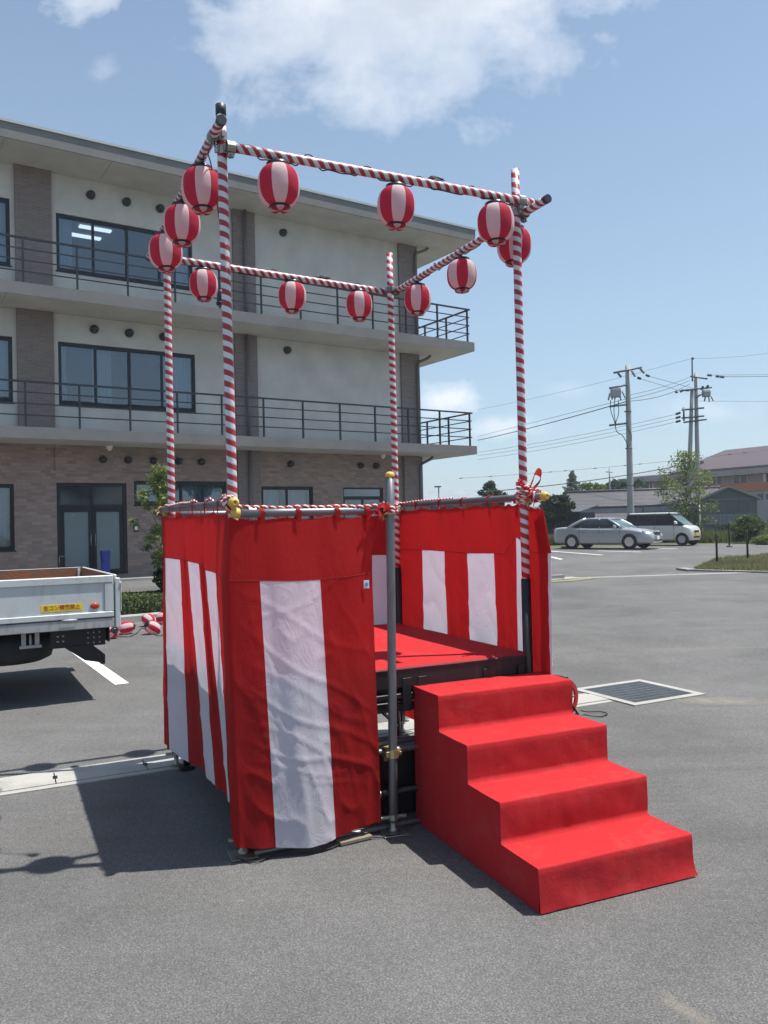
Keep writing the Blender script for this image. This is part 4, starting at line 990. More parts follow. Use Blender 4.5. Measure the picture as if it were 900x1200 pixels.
# red hose reel behind the steps
hq = Vector((1.49, 7.02, 0))
hr = empty('hose_reel', (hq.x, hq.y, 0), STA + R(15), 'red cable reel standing on the ground behind the steps', 'cable reel')
for y in (-.06, .06):
    g = MB(); M = Matrix.Translation((0, y, .165)) @ Matrix.Rotation(R(90), 4, 'X')
    NN = 40; rin, rout = .115, .155
    for k in range(NN):
        a0, a1 = 2 * math.pi * k / NN, 2 * math.pi * (k + 1) / NN
        g.add([(r_ * math.cos(a), r_ * math.sin(a), z_) for a in (a0, a1) for r_ in (rin, rout) for z_ in (-.008, .008)], [(0, 1, 3, 2), (4, 6, 7, 5), (0, 4, 5, 1), (2, 3, 7, 6), (0, 2, 6, 4), (1, 5, 7, 3)], 0, False, M)
    for k in range(4): g.tube([(0, 0, 0), (.13 * math.cos(k * math.pi / 2), .13 * math.sin(k * math.pi / 2), 0)], .008, 6, M=M)
    g.build('side_disc', plain('reel_red', (0.45, 0.02, 0.02), 0.35), hr)
g = MB(); g.lathe([(.05, -.05), (.10, -.048), (.10, .048), (.05, .05)], 24, M=Matrix.Translation((0, 0, .165)) @ Matrix.Rotation(R(90), 4, 'X')); g.build('cable_drum', M_CORD, hr)
g = MB(); g.tube([(-.14, -.075, .012), (.14, -.075, .012)], .01, 8); g.tube([(-.14, .075, .012), (.14, .075, .012)], .01, 8)
for sx in (-1, 1):
    for y in (-.075, .075): g.tube([(sx * .13, y, .012), (0, y, .165)], .009, 8)
g.tube([(-.0, -.075, .34), (0, .075, .34)], .011, 8); g.tube([(0, -.075, .165), (0, -.075, .34)], .009, 8); g.tube([(0, .075, .165), (0, .075, .34)], .009, 8)
g.build('stand', M_BLK, hr)
pts = [(3.36 + a, 1.42 + b, c) for a, b, c in ((0, 0, .03), (.12, -.06, .012), (.24, -.02, .012), (.24, .08, .012), (.12, .10, .02), (.02, .06, .05))]
cable('floor_cable', pts, 'loop of black cable on the asphalt beside the red reel', .005, grp=None)

# ================================================================== LANTERNS ON THE GROUND
LG2 = 'striped lanterns lying on the asphalt by the kerb'
lg = [((131.5, 748), (1.25, .3, .6), 'lantern on the asphalt nearest the truck, lying on its side with red stripe up'), ((148, 743), (1.4, 0, 2.0), 'lantern on the asphalt second from the truck, lying against the kerb'),
      ((174.5, 734), (1.2, .2, 4.0), 'lantern on the asphalt behind its neighbour, third from the truck'), ((179, 743), (.9, .5, 5.1), 'lantern on the asphalt closest to the camera of the right-hand pile'), ((191.5, 731), (1.4, .2, 1.1), 'lantern on the asphalt farthest right, half hidden by the striped curtain')]
for (u, v), rot, lb in lg:
    q = gr(u, v); o = copy_tree(lan0); o.location = (q.x, q.y, q.z + .105); o.rotation_euler = rot; o.scale = (1.0, 1.0, 1.0); o['group'] = LG2; o['label'] = lb
g = MB(); c = [gr(124, 742), gr(135, 746), gr(150, 747), gr(160, 743), gr(168, 737), gr(186, 746), gr(196, 742), gr(210, 743)]
Q = [catmull([p + Vector((0, 0, .012)) for p in c], i / 6) for i in range(6 * (len(c) - 1) + 1)]; g.tube(Q, .006, 6)
tag(g.build('floor_cable', M_CORD), 'black cable linking the lanterns that lie by the kerb', 'cable')

# ================================================================== KERB, HEDGE, YOUNG TREE
K0 = Vector((-4.565, 14.339, 0)); 
def kp(a, w_=0.0): p = K0 + EB * a + NB * w_; return p
def prism_strip(name, a0, a1, w0, w1, h, mat, bev=.02, n=40):
    g = MB(); rings = []
    for i in range(n + 1):
        a = a0 + (a1 - a0) * i / n; r = []
        for (w_, z) in ((w0, -.15), (w0 + .0, h - bev), (w0 + bev, h), (w1 - bev, h), (w1, h - bev), (w1, -.15)):
            p = kp(a, w_); r.append((p.x, p.y, zg(p.x, p.y) + z))
        rings.append(r)
    g.loft(rings); return g
k1 = prism_strip('kerb', -12, 3.0, 0, .15, .13, M_CONC); tag(k1.build('kerb', M_CONC), kind='structure')
k2 = prism_strip('kerb', -.2, 3.0, 2.3, 2.45, .13, M_CONC); tag(k2.build('kerb', M_CONC), kind='structure')
g = MB(); 
g = prism_strip('bed', -12, 2.9, .152, 2.298, .09, M_SOIL, .01); tag(g.build('planting_bed', plain('bed_soil', (0.10, 0.075, 0.05), 0.95, var=.3, scale=5)), kind='structure')
sheet('driveway', span(-20, 5, .5), span(14, 34, .5), 0.0, M_ASPH_OLD) if False else None
LEAF = leaf_mat('leaf_mid', (0.035, 0.060, 0.018), (0.115, 0.165, 0.045)); LEAF_D = leaf_mat('leaf_dark', (0.015, 0.035, 0.016), (0.05, 0.085, 0.03))
LEAF_Y = leaf_mat('leaf_light', (0.10, 0.14, 0.035), (0.27, 0.32, 0.09)); LEAF_C = leaf_mat('leaf_conifer', (0.05, 0.075, 0.06), (0.15, 0.19, 0.14))
GRASS = leaf_mat('grass_blade', (0.06, 0.085, 0.025), (0.20, 0.24, 0.08)); GRASS_DRY = leaf_mat('grass_dry', (0.11, 0.12, 0.045), (0.30, 0.29, 0.14))
BARK = plain('bark', (0.11, 0.085, 0.065), 0.9, var=.3, scale=8, bmp=.01)
def leaf(g, c, sz, tone, up=0.0):
    n = Vector((random.gauss(0, 1), random.gauss(0, 1), random.gauss(0, 1) + up)).normalized(); a = n.orthogonal().normalized(); a.rotate(Matrix.Rotation(random.uniform(0, 6.3), 3, n)); b = n.cross(a)
    l, w_ = sz * random.uniform(.7, 1.3), sz * random.uniform(.35, .6); o = len(g.v)
    for q in (-a * l, -b * w_ + n * w_ * .2, a * l, b * w_ + n * w_ * .2): g.v.append(tuple(c + q)); g.tone.append(tone)
    g.face((o, o + 1, o + 2, o + 3))
def clump_leaves(clumps, n, sz, tone0=.5, tv=.28):
    """clumps: list of (centre, radius vector); leaves lie mostly near each clump's surface"""
    g = MB(); g.tone = []; wts = [r.x * r.y + r.z * r.x for _, r in clumps]; tot = sum(wts)
    for (c, r), w_ in zip(clumps, wts):
        ct = random.uniform(-.18, .18)
        for _ in range(int(n * w_ / tot)):
            d = Vector((random.gauss(0, 1), random.gauss(0, 1), random.gauss(0, 1))).normalized(); k = random.random() ** .45
            p = c + Vector((d.x * r.x, d.y * r.y, d.z * r.z)) * k * random.uniform(.8, 1.12)
            leaf(g, p, sz, max(0, min(1, tone0 + ct + random.gauss(0, tv * .6))), .4)
    return g
def tree(name, base, h, crown_w, label, cat='tree', mat=None, nl=5000, sz=.12, trunk_r=.12, crown_h=.65, nclump=22, seed=1, shape='round', group=None, tone=.5, tp=0.75):
    random.seed(seed); root = empty(name, base, 0, label, cat, group); mat = mat or LEAF
    tr = MB(); top_ = Vector((random.uniform(-.1, .1) * h * .3, 0, h * .88)); N = 7
    axis = [Vector((0, 0, 0)).lerp(top_, i / N) + Vector((random.uniform(-1, 1), random.uniform(-1, 1), 0)) * h * .012 * (i > 0) for i in range(N + 1)]
    tr.tube([p - Vector((0, 0, .15 if i == 0 else 0)) for i, p in enumerate(axis)], [trunk_r * (1.25 - .95 * (i / N) ** tp) for i in range(N + 1)], 8)
    cl = []
    for k in range(nclump):
        if shape == 'cone':
            f = (k + random.random()) / nclump; z = h * (1 - crown_h) + h * crown_h * f; rr = crown_w * .5 * (1 - f) * random.uniform(.55, 1.0); an = k * 2.4
            c = Vector((rr * math.cos(an), rr * math.sin(an), z)); r = crown_w * .16 * (1.25 - f)
            rv = Vector((r * 1.3, r * 1.3, r * .8))
        elif shape == 'sparse':
            f = (k + .5) / nclump; z = h * (1 - crown_h) + h * crown_h * f; rr = crown_w * .5 * math.sin(math.pi * (.12 + .8 * f)) * random.uniform(.15, 1.05); an = k * 2.4 + random.random()
            c = Vector((rr * math.cos(an), rr * math.sin(an), z)); r = crown_w * random.uniform(.08, .16); rv = Vector((r * 1.2, r * 1.2, r * random.uniform(.6, 1.2)))
        else:
            an = k * 2.4; f = (k + .5) / nclump; el = math.asin(2 * f - 1); q = random.uniform(.35, .8)
            c = Vector((crown_w * .5 * q * math.cos(el) * math.cos(an), crown_w * .5 * q * math.cos(el) * math.sin(an), h * (1 - crown_h / 2) + h * crown_h * .5 * q * math.sin(el)))
            r = crown_w * random.uniform(.12, .2); rv = Vector((r, r, r * .75))
        cl.append((c, rv))
        a0 = axis[max(1, min(N - 1, int(N * (c.z / h - .12) / .88)))]; mid = a0.lerp(c, .55) + Vector((0, 0, h * .02))
        tr.tube([a0, mid, c], [trunk_r * .32, trunk_r * .2, trunk_r * .07], 5)
    tr.build('trunk', BARK, root); clump_leaves(cl, nl, sz, tone).build('crown', mat, root); return root
# low clipped hedge behind the kerb
def hedge(name, pts, w_, h, n, sz, label, mat, seed=3, cat='hedge'):
    random.seed(seed); g = MB(); g.tone = []
    L = [(Vector(pts[i]), Vector(pts[i + 1])) for i in range(len(pts) - 1)]
    tot = sum((b - a).length for a, b in L)
    for a, b in L:
        d = (b - a); m_ = int(n * d.length / tot); nn = Vector((-d.y, d.x, 0)).normalized()
        for _ in range(m_):
            s_ = random.random(); y = random.uniform(-1, 1); f = random.random(); top_ = h * (1 + .12 * noise.noise(Vector((s_ * d.length * 1.7, y, seed))))
            if random.random() < .62: z = top_ * random.uniform(.86, 1.03); yy = y * w_ / 2 * .95
            else: z = top_ * f; yy = math.copysign(w_ / 2 * random.uniform(.8, 1.05), y)
            p = a + d * s_ + nn * yy; p.z = zg(p.x, p.y) + .09 + z
            leaf(g, p, sz, max(0, min(1, .5 + .25 * noise.noise(Vector((p.x * 3, p.y * 3, z * 3))) + random.gauss(0, .18))), .8)
    mt0 = o_ = len(g.v)
    for a, b in L:
        d = (b - a).normalized(); nn = Vector((-d.y, d.x, 0)); NS_ = 60; rings = []
        for k in range(NS_ + 1):
            c = a.lerp(b, k / NS_); ring_ = []
            for m_ in range(9):
                an = math.pi * m_ / 8; c2, s2 = math.cos(an), math.sin(an); c2 = math.copysign(abs(c2) ** .45, c2); s2 = s2 ** .45
                q = c + nn * (w_ / 2 * .92 * c2); zz = h * .90 * s2 * (1 + .10 * noise.noise(Vector((k * .35, m_ * .8, seed)))); ring_.append((q.x, q.y, zg(q.x, q.y) + .05 + zz))
            rings.append(ring_)
        g.loft(rings, cap0=True, cap1=True, sm=False)
    g.tone += [random.uniform(.05, .35) for _ in range(len(g.v) - len(g.tone))]
    o = g.build(name, mat); return tag(o, label, cat)
ha, hb = kp(-4.2, .85), kp(1.5, .85)
hedge('low_hedge', [ha, hb], 1.0, .33, 15000, .028, 'low clipped green hedge behind the kerb beside the truck', LEAF)
tree('young_tree', kp(1.02, 1.15) + Vector((0, 0, .12)), 2.75, 1.05, 'slim young tree with light green leaves between the door and the striped curtain', mat=LEAF_Y, nl=3200, sz=.042, trunk_r=.028, crown_h=.78, nclump=34, seed=12, shape='sparse', tone=.35)
tree('bush', kp(1.0, .9) + Vector((0, 0, .1)), 1.05, .62, 'dark green leafy bush at the foot of the slim young tree', 'bush', LEAF_D, 1500, .05, .02, .85, 14, 5, 'round')
# blue litter bin at the entrance
q = bo + EB * 5.62 + NB * (-.75); bb = empty('litter_bin', (q.x, q.y, .40), BLA, 'small blue bin with a lid standing in front of the glass entrance door', 'bin')
def rrect(hx, hy, r, z, n=5):
    out = []
    for cx_, cy_, a0 in ((hx - r, hy - r, 0), (-hx + r, hy - r, 90), (-hx + r, -hy + r, 180), (hx - r, -hy + r, 270)):
        for k in range(n): a = R(a0 + 90 * k / (n - 1)); out.append((cx_ + r * math.cos(a), cy_ + r * math.sin(a), z))
    return out
g = MB(); g.loft([rrect(.085, .09, .03, 0), rrect(.11, .11, .03, .62), rrect(.11, .11, .03, .68)]); g.build('bin_body', M_BLUE, bb)
g = MB(); g.loft([rrect(.125, .125, .04, .682), rrect(.125, .125, .04, .715), rrect(.11, .10, .04, .75)]); g.build('bin_lid', M_BLUE, bb)

# ================================================================== TRUCK
TA = R(28.5); P0 = at(137, 672, 8.15)
trk = empty('flatbed_truck', (P0.x, P0.y, 0), TA + math.pi, 'white flatbed truck with dropside gates and rusty brown bed, parked at the left', 'truck')
M_TW = streaks('truck_white', (0.43, 0.47, 0.48), (0.30, 0.31, 0.30), 0.35, 3, 1.0, amt=(.6, .85))
def truck_paint():
    m, t, p = base_mat('truck_white_worn'); v = objc(t); mp = t.add('ShaderNodeMapping'); mp.inputs['Scale'].default_value = (3, 3, 1); t.link(v, mp.inputs[0])
    c = t.mix(t.ramp(t.noise(mp.outputs[0], 2.0, 6, 0.65), [(0.5, 0), (0.8, 1)]), (0.50, 0.54, 0.55), (0.36, 0.37, 0.36))
    z = t.add('ShaderNodeSeparateXYZ'); t.link(v, z.inputs[0])
    edge = t.mapr(t.math('ABSOLUTE', t.math('SUBTRACT', z.outputs[2], 1.225)), 0.0, 0.06, 0.09, 0.0)
    ch = t.math('ADD', t.noise(v, 24, 5, 0.7), edge)
    c = t.mix(t.ramp(ch, [(0.70, 0.0), (0.735, 0.9)]), c, (0.10, 0.045, 0.025))
    t.link(c, p.inputs['Base Color']); p.inputs['Roughness'].default_value = .4; bump(t, p, t.noise(v, 3.0, 3), 0.01, .25); return m
M_TW = truck_paint()
M_TG = streaks('truck_grey', (0.36, 0.37, 0.38), (0.20, 0.17, 0.14), 0.5, 6, 2.0)
M_RUST = streaks('rusty_bed', (0.17, 0.105, 0.065), (0.30, 0.10, 0.04), 0.85, 1.6, 1.2, amt=(.45, .7), bmp=.004)
BL_, BW = 4.3, 2.2; zf = .83; zt = 1.245
g = MB(); g.box(.03, -BW + .03, zf - .02, BL_, -.035, zf + .02); g.build('bed_floor', M_RUST, trk)
def gate(x0, x1, y0, out, parent):
    """dropside board along x with its recessed outer panel; out: +1 outer face towards +y"""
    e = empty('side_gate', (0, y0, 0)); e.parent = trk; g = MB()
    g.box(x0, -.030, zf - .0, x1, .0, zf + .055, bev=.006) if out > 0 else g.box(x0, .0, zf, x1, .030, zf + .055, bev=.006)
    s_ = -1 if out > 0 else 1
    def bx(a, b, d0, d1, z0, z1, bev=.004): g.box(a, s_ * d0, z0, b, s_ * d1, z1, bev=bev)
    bx(x0, x1, .0, .034, zt - .075, zt, .008)
    bx(x0, x0 + .085, .003, .03, zf + .056, zt - .076); bx(x1 - .085, x1, .003, .03, zf + .056, zt - .076)
    for xm in (x0 + (x1 - x0) * .5,): bx(xm - .05, xm + .05, .003, .03, zf + .056, zt - .076)
    g.build('gate_frame', M_TW, e)
    g = MB(); g.box(x0 + .086, s_ * .014, zf + .056, x1 - .086, s_ * .022, zt - .076); g.build('gate_panel', M_TW, e)
    g = MB(); g.box(x0 + .002, s_ * .0345, zf + .022, x1 - .002, s_ * .038, zt - .002); g.build('inner_lining', M_RUST, e)
    for xx in (x0 + .42, x0 + 1.45, x0 + 2.5, x0 + 3.6):
        g = MB(); g.box(xx - .05, -s_ * .004, zf - .030, xx + .05, -s_ * .014, zf + .004, bev=.003); g.tube([(xx - .07, -s_ * .012, zf - .008), (xx + .07, -s_ * .012, zf - .008)], .009, 8); g.build('hinge', M_TG, e)
    return e
near = gate(.035, BL_, 0, 1, trk); far = gate(.035, BL_, -BW, -1, trk)
# far gate stands a little higher because it leans on its posts
tg = empty('tail_gate', (0, 0, 0)); tg.parent = trk
g = MB(); g.box(-.005, -BW + .04, zf, .03, -.04, zf + .05, bev=.005); g.box(-.005, -BW + .04, zt - .06, .03, -.04, zt + .002, bev=.008); g.box(-.002, -BW + .04, zf + .051, .027, -BW + .12, zt - .061); g.box(-.002, -.12, zf + .051, .027, -.04, zt - .061); g.build('gate_frame', M_TW, tg)
g = MB(); g.box(.008, -BW + .121, zf + .051, .016, -.121, zt - .061); g.build('gate_panel', M_TW, tg)
g = MB(); g.box(.0305, -BW + .045, zf + .022, .034, -.045, zt - .004); g.build('inner_lining', M_RUST, tg)
g = MB(); g.box(-.03, -.035, .72, .02, .004, zt - .03, bev=.006); g.box(-.038, -.02, zf + .05, -.03, .008, zf + .30, bev=.003); g.tube([(-.035, .0, zt - .08), (-.035, .01, zf + .35), (-.03, .0, zf + .28)], .008, 6); g.build('corner_post', M_TW, trk)
g = MB(); g.box(-.03, -BW, .72, .02, -BW + .035, zt - .01, bev=.006); g.box(.05, -BW + .04, zt - .14, .08, -BW + .052, zt - .02, bev=.003); g.build('corner_post', M_TW, trk)
g = MB(); g.box(.02, -.05, .725, BL_, -.006, zf - .012, bev=.006); g.box(.02, -BW + .006, .725, BL_, -BW + .05, zf - .012, bev=.006); g.box(-.01, -BW + .036, .725, .03, -.036, zf - .012, bev=.006); g.build('sill', M_TG, trk)
g = MB(); g.box(BL_ + .002, -BW, zf - .05, BL_ + .05, 0, 1.75, bev=.01); g.build('headboard', M_TW, trk)
# sticker
g = MB(); xa, xb = .33, .71; g.box(xa, .0155 - .03, .915, xb, -.0135 + .0015, .982); 
M_STK = plain('sticker_yellow', (0.78, 0.58, 0.03), 0.4, var=.05)
e0 = bpy.data.objects.new('warning_sticker', g.mesh('warning_sticker', M_STK)); scene.collection.objects.link(e0); e0.parent = trk
tc = bpy.data.curves.new('sticker_text', 'FONT'); tc.body = '生コン積載禁止'; tc.size = .052; tc.align_x = 'CENTER'; tc.align_y = 'CENTER'; tc.extrude = .0006; tc.offset = .0008
to = bpy.data.objects.new('tmp', tc); scene.collection.objects.link(to)
dg = bpy.context.evaluated_depsgraph_get(); tme = bpy.data.meshes.new_from_object(to.evaluated_get(dg)); scene.collection.objects.unlink(to); bpy.data.objects.remove(to)
tme.name = 'sticker_text'; tme.materials.clear(); tme.materials.append(plain('sticker_ink', (0.35, 0.04, 0.02), 0.5))
TX = max((v.co.x for v in tme.vertices), default=1) - min((v.co.x for v in tme.vertices), default=0)
txo = bpy.data.objects.new('lettering', tme); scene.collection.objects.link(txo); txo.parent = e0
Mx = Matrix(((-1, 0, 0, (xa + xb) / 2), (0, 0, 1, -.0113), (0, 1, 0, .9485), (0, 0, 0, 1))) @ Matrix.Diagonal((.335 / max(TX, .01), 1, 1, 1))
txo.matrix_local = Mx
g = MB(); g.lathe([(.036, 0), (.036, .006), (.030, .012), (.01, .016)], 20, M=Matrix.Translation((.215, -.013, .948)) @ Matrix.Diagonal((1.25, 1, .85, 1)) @ Matrix.Rotation(R(-90), 4, 'X')); g.build('side_reflector', plain('reflector_red', (0.45, 0.05, 0.02), 0.2), trk)
# chassis: rails with lightening holes, cross members, spare wheel, mud flaps, lamps
g = MB()
for y in (-.62, -1.55): g.box(.15, y, .50, 6.6, y + .07, .72, bev=.004)
for x in (.18, 1.2, 2.4, 3.6): g.box(x, -1.53, .56, x + .08, -.62, .70)
g.build('chassis_rail', M_BLK, trk)
g = MB(); g.box(.10, -.16, .54, .62, -.13, .724, bev=.003)
for a in range(3):
    for b in range(3): g.box(.15 + .055 * a, -.1295, .565 + .05 * b, .163 + .055 * a, -.1285, .577 + .05 * b, 1)
for a in range(2):
    for b in range(2): g.box(.49 + .05 * a, -.1295, .60 + .05 * b, .51 + .05 * a, -.1285, .612 + .05 * b, 1)
g.build('side_bracket', [M_BLK, M_TG], trk)
g = MB(); g.add([(.22, -.16, .55), (.50, -.16, .55), (.30, -.16, .40), (.13, -.16, .36), (.22, -.12, .55), (.50, -.12, .55), (.30, -.12, .40), (.13, -.12, .36)], [(0, 1, 2, 3), (7, 6, 5, 4), (0, 4, 5, 1), (1, 5, 6, 2), (2, 6, 7, 3), (3, 7, 4, 0)]); g.box(.10, -1.95, .34, .145, -.16, .44, bev=.004); g.build('underrun_bar', M_BLK, trk)
sw = empty('spare_wheel', (.98, -.55, .0)); sw.parent = trk
g = MB(); g.lathe([(.22, .42), (.34, .405), (.415, .44), (.43, .50), (.43, .58), (.415, .64), (.34, .68), (.22, .665)], 40); g.build('tyre', M_RUB, sw); g = MB(); g.lathe([(.05, .44), (.21, .44), (.218, .46), (.218, .63), (.05, .64)], 24); g.build('rim', M_TG, sw)
g = MB(); g.box(.72, -.128, .60, .76, -.10, .724); g.box(.84, -.128, .60, .88, -.10, .724); g.box(.70, -.10, .57, .90, -.085, .60, bev=.004); g.tube([(.80, -.11, .58), (.80, -.11, .70)], .012, 8); g.build('rope_hook', M_TG, trk)
for ya_ in (-.40, -1.95): g = MB(); g.box(.05, ya_, .56, .065, ya_ + .22, .724); g.build('mud_flap', M_RUB, trk)
g = MB(); g.box(-.045, -BW + .06, .60, .018, -BW + .34, .70, bev=.008); g.build('tail_lamp', plain('lamp_red', (0.30, 0.02, 0.015), 0.2), trk)
def wheel(parent, x, y, r, wd, rimc, out=1, name='wheel'):
    wv = empty(name, (x, y, r)); wv.parent = parent; Mr = Matrix.Rotation(R(-90 * out), 4, 'X')
    g = MB(); g.lathe([(r * .62, -wd / 2 + .01), (r * .93, -wd / 2), (r, -wd / 2 + .03), (r, wd / 2 - .03), (r * .93, wd / 2), (r * .66, wd / 2 - .004), (r * .62, wd / 2 - .02)], 36, M=Mr); g.build('tyre', M_RUB, wv)
    g = MB(); g.lathe([(.01, wd / 2 - .03), (r * .12, wd / 2 - .025), (r * .2, wd / 2 - .03), (r * .22, wd / 2 - .05), (r * .56, wd / 2 - .05), (r * .615, wd / 2 - .012), (r * .655, wd / 2 - .006)], 36, M=Mr)
    for k in range(9):
        a = 2 * math.pi * k / 9; g.tube([Mr @ Vector((r * .15 * math.cos(a), r * .15 * math.sin(a), wd / 2 - .034)), Mr @ Vector((r * .60 * math.cos(a), r * .60 * math.sin(a), wd / 2 - .022))], r * .055, 6)
    g.build('rim', rimc, wv); return wv
for x in (2.35, 5.6):
    wheel(trk, x, -.22, .38, .22, M_TG, 1); wheel(trk, x, -BW + .22, .38, .22, M_TG, -1)
g = MB(); g.loft([rrect(.9, 1.0, .12, .62), rrect(.95, 1.04, .14, .9), rrect(.95, 1.04, .14, 1.35)], M=Matrix.Translation((5.45, -BW / 2, 0))); cb = g.build('cab', M_TW, trk)
g = MB(); g.loft([rrect(.93, 1.02, .14, 1.352), rrect(.78, .93, .14, 1.95)], cap0=False, M=Matrix.Translation((5.42, -BW / 2, 0))); g.build('cab_windows', M_DARKG, cb)
g = MB(); g.loft([rrect(.80, .95, .14, 1.952), rrect(.78, .93, .14, 2.03), rrect(.6, .75, .14, 2.06)], M=Matrix.Translation((5.40, -BW / 2, 0))); g.build('cab_roof', M_TW, cb)

# ================================================================== CARS
M_GL = plain('car_glass', (0.02, 0.027, 0.032), 0.05, var=.2)
M_GLW = plain('windscreen_glass', (0.10, 0.15, 0.16), 0.05, var=.5, scale=1.5)
M_CHR = plain('chrome', (0.62, 0.63, 0.65), 0.18, 1.0, var=.05); M_HL = plain('headlamp_glass', (0.55, 0.58, 0.60), 0.08, var=.2, scale=9, coat=1.0)
M_BUMP = plain('dark_trim', (0.02, 0.02, 0.022), 0.5)
def car_paint(name, col, metal=.55):
    m, t, p = base_mat(name); p.inputs['Base Color'].default_value = (*col, 1); p.inputs['Metallic'].default_value = metal; p.inputs['Roughness'].default_value = .34
    p.inputs['Coat Weight'].default_value = 1.0; p.inputs['Coat Roughness'].default_value = .04; return m
def make_car(name, loc, rz, label, sp):
    root = empty(name, loc, rz, label, 'car', None); paint = sp['paint']
    n_half = None
    def ring(x, zt_, w_, zb, cr):
        h = zt_ - zb
        half = [(w_ * .80, zb), (w_ * .95, zb + .04), (w_ * .985, zb + .10), (w_, zb + h * .32), (w_ * 1.0, zb + h * .58), (w_ * .985, zt_ - .13 * min(1, h)), (w_ * .955, zt_ - .055), (w_ * .88, zt_ - .008), (w_ * .62, zt_ + cr * .6), (w_ * .3, zt_ + cr * .92), (0, zt_ + cr)]
        return [(x, y, z) for y, z in half] + [(x, -y, z) for y, z in half[::-1][1:]]
    # resample stations for a smooth skin
    st_ = sp['stations']; RG = []
    for i in range(len(st_) - 1):
        for k in range(4):
            P_ = [Vector((*s_, 0))[:4] if False else s_ for s_ in st_]
            t_ = k / 4; a, b = st_[i], st_[i + 1]; p0, p3 = st_[max(i - 1, 0)], st_[min(i + 2, len(st_) - 1)]
            v = [0.5 * (2 * a[q] + (b[q] - p0[q]) * t_ + (2 * p0[q] - 5 * a[q] + 4 * b[q] - p3[q]) * t_ * t_ + (3 * a[q] - p0[q] - 3 * b[q] + p3[q]) * t_ ** 3) for q in range(5)]
            RG.append(ring(*v))
    RG.append(ring(*st_[-1]))
    g = MB(); g.loft(RG, sm=True); body = g.build('body', paint, root)
    # glasshouse: vertical loft of rounded plan outlines
    gh = sp['glass']
    def plan(x0, x1, w_, z, r=.16, n=5):
        c = (x0 + x1) / 2; hx = (x1 - x0) / 2; return [(c + px, py, z) for px, py, _ in rrect(hx, w_, r, 0, n)]
    g = MB(); g.loft([plan(*q) for q in gh], cap0=False, sm=True)
    # the front face gets the lighter windscreen glass
    for i, fc in enumerate(g.f):
        xs_ = sum(g.v[k][0] for k in fc) / len(fc); ys_ = abs(sum(g.v[k][1] for k in fc) / len(fc)); zs_ = [g.v[k][2] for k in fc]
        if xs_ > gh[-2][1] - .02 and ys_ < gh[0][2] * .8: g.m[i] = 1
    g.build('windows', [M_GL, M_GLW], root)
    top_ = gh[-1]; g = MB()
    g.loft([plan(top_[0] - .015, top_[1] + .015, top_[2] + .012, top_[3] - .035), plan(top_[0] - .012, top_[1] + .012, top_[2] + .008, top_[3] + .005), plan(top_[0] + .06, top_[1] - .08, top_[2] - .08, top_[3] + .035), plan(top_[0] + .3, top_[1] - .3, top_[2] - .3, top_[3] + .045)], sm=True); g.build('roof', sp.get('roof', paint), root)
    b0 = gh[0]; g = MB()
    def cor(q, sx, sy, k=.05): return Vector(((q[1] - k if sx > 0 else q[0] + k), sy * (q[2] - k * .55), q[3]))
    for sy in (-1, 1):
        for sx in (-1, 1):
            pts = [cor(q, sx, sy) + Vector((0, sy * .010, 0)) for q in gh]; g.tube(pts, [.045 if sx > 0 else .075 * sp.get('cp', 1)] * len(pts), 8)
        for xb, xt in sp['pillars']:
            g.tube([(xb, sy * (b0[2] + .004), b0[3]), (xt, sy * (top_[2] + .004), top_[3] - .01)], .030, 6)
        g.tube([(b0[0] + .05, sy * (b0[2] + .002), b0[3] + .012), (b0[1] - .05, sy * (b0[2] + .002), b0[3] + .012)], .018, 6)
    g.build('pillars', sp.get('pmat', paint), root)
    W_ = sp['w']; r = sp['r']
    for x in sp['axles']:
        for sy in (-1, 1):
            g = MB(); Mr = Matrix.Translation((x, sy * (W_ - .10), r + .005)) @ Matrix.Rotation(R(-90 * sy), 4, 'X'); g.lathe([(r * 1.13, 0), (r * 1.13, .100), (r * 1.10, .105)], 36, M=Mr); g.build('wheel_arch', M_BUMP, root)
            wheel(root, x, sy * (W_ - .082), r, .215, sp.get('rim', M_CHR), sy)
    for x in sp['doors']:
        g = MB()
        for sy in (-1, 1): g.box(x - .006, sy * (W_ - .004) - .008, .30, x + .006, sy * (W_ - .004) + .006, b0[3] - .03)
        g.build('door_gap', M_BUMP, root)
    for x in sp['handles']:
        for sy in (-1, 1): g = MB(); g.box(x - .09, sy * W_ - .012, sp['hz'], x + .09, sy * W_ + .016, sp['hz'] + .035, bev=.01); g.build('door_handle', sp.get('handle', M_CHR), root)
    for sy in (-1, 1):
        g = MB(); mx, my, mz = sp['mirror']; g.loft([[(mx + a, sy * (my + b), mz + c) for a, b, c in q] for q in ([(-.02, 0, -.06), (.05, 0, -.05), (.05, 0, .05), (-.02, 0, .06)], [(-.05, .10, -.08), (.07, .10, -.06), (.06, .10, .06), (-.05, .10, .09)], [(-.04, .20, -.06), (.05, .19, -.05), (.04, .19, .05), (-.04, .20, .07)])], sm=False); g.build('side_mirror', sp.get('mirror_mat', paint), root)
    fx = sp['fx']
    for sy in (-1, 1):
        g = MB(); hl = sp['head']; g.loft([[(x, sy * y, z) for x, y, z in q] for q in hl], sm=True); g.build('headlight', M_HL, root)
    g = MB(); x0, w_, z0, z1 = sp['grille']; g.loft([rr for rr in ([(x0 - .1, y, z) for y, z in ((-w_, z0), (w_, z0), (w_ * 1.1, z1), (-w_ * 1.1, z1))], [(x0, y, z) for y, z in ((-w_ * .9, z0), (w_ * .9, z0), (w_, z1), (-w_, z1))])]); gl = g.build('grille', M_BUMP, root)
    g = MB()
    for k in range(5): y = -w_ * .8 + w_ * 1.6 * k / 4; g.box(x0, y - .006, z0 + .01, x0 + .006, y + .006, z1 - .01)
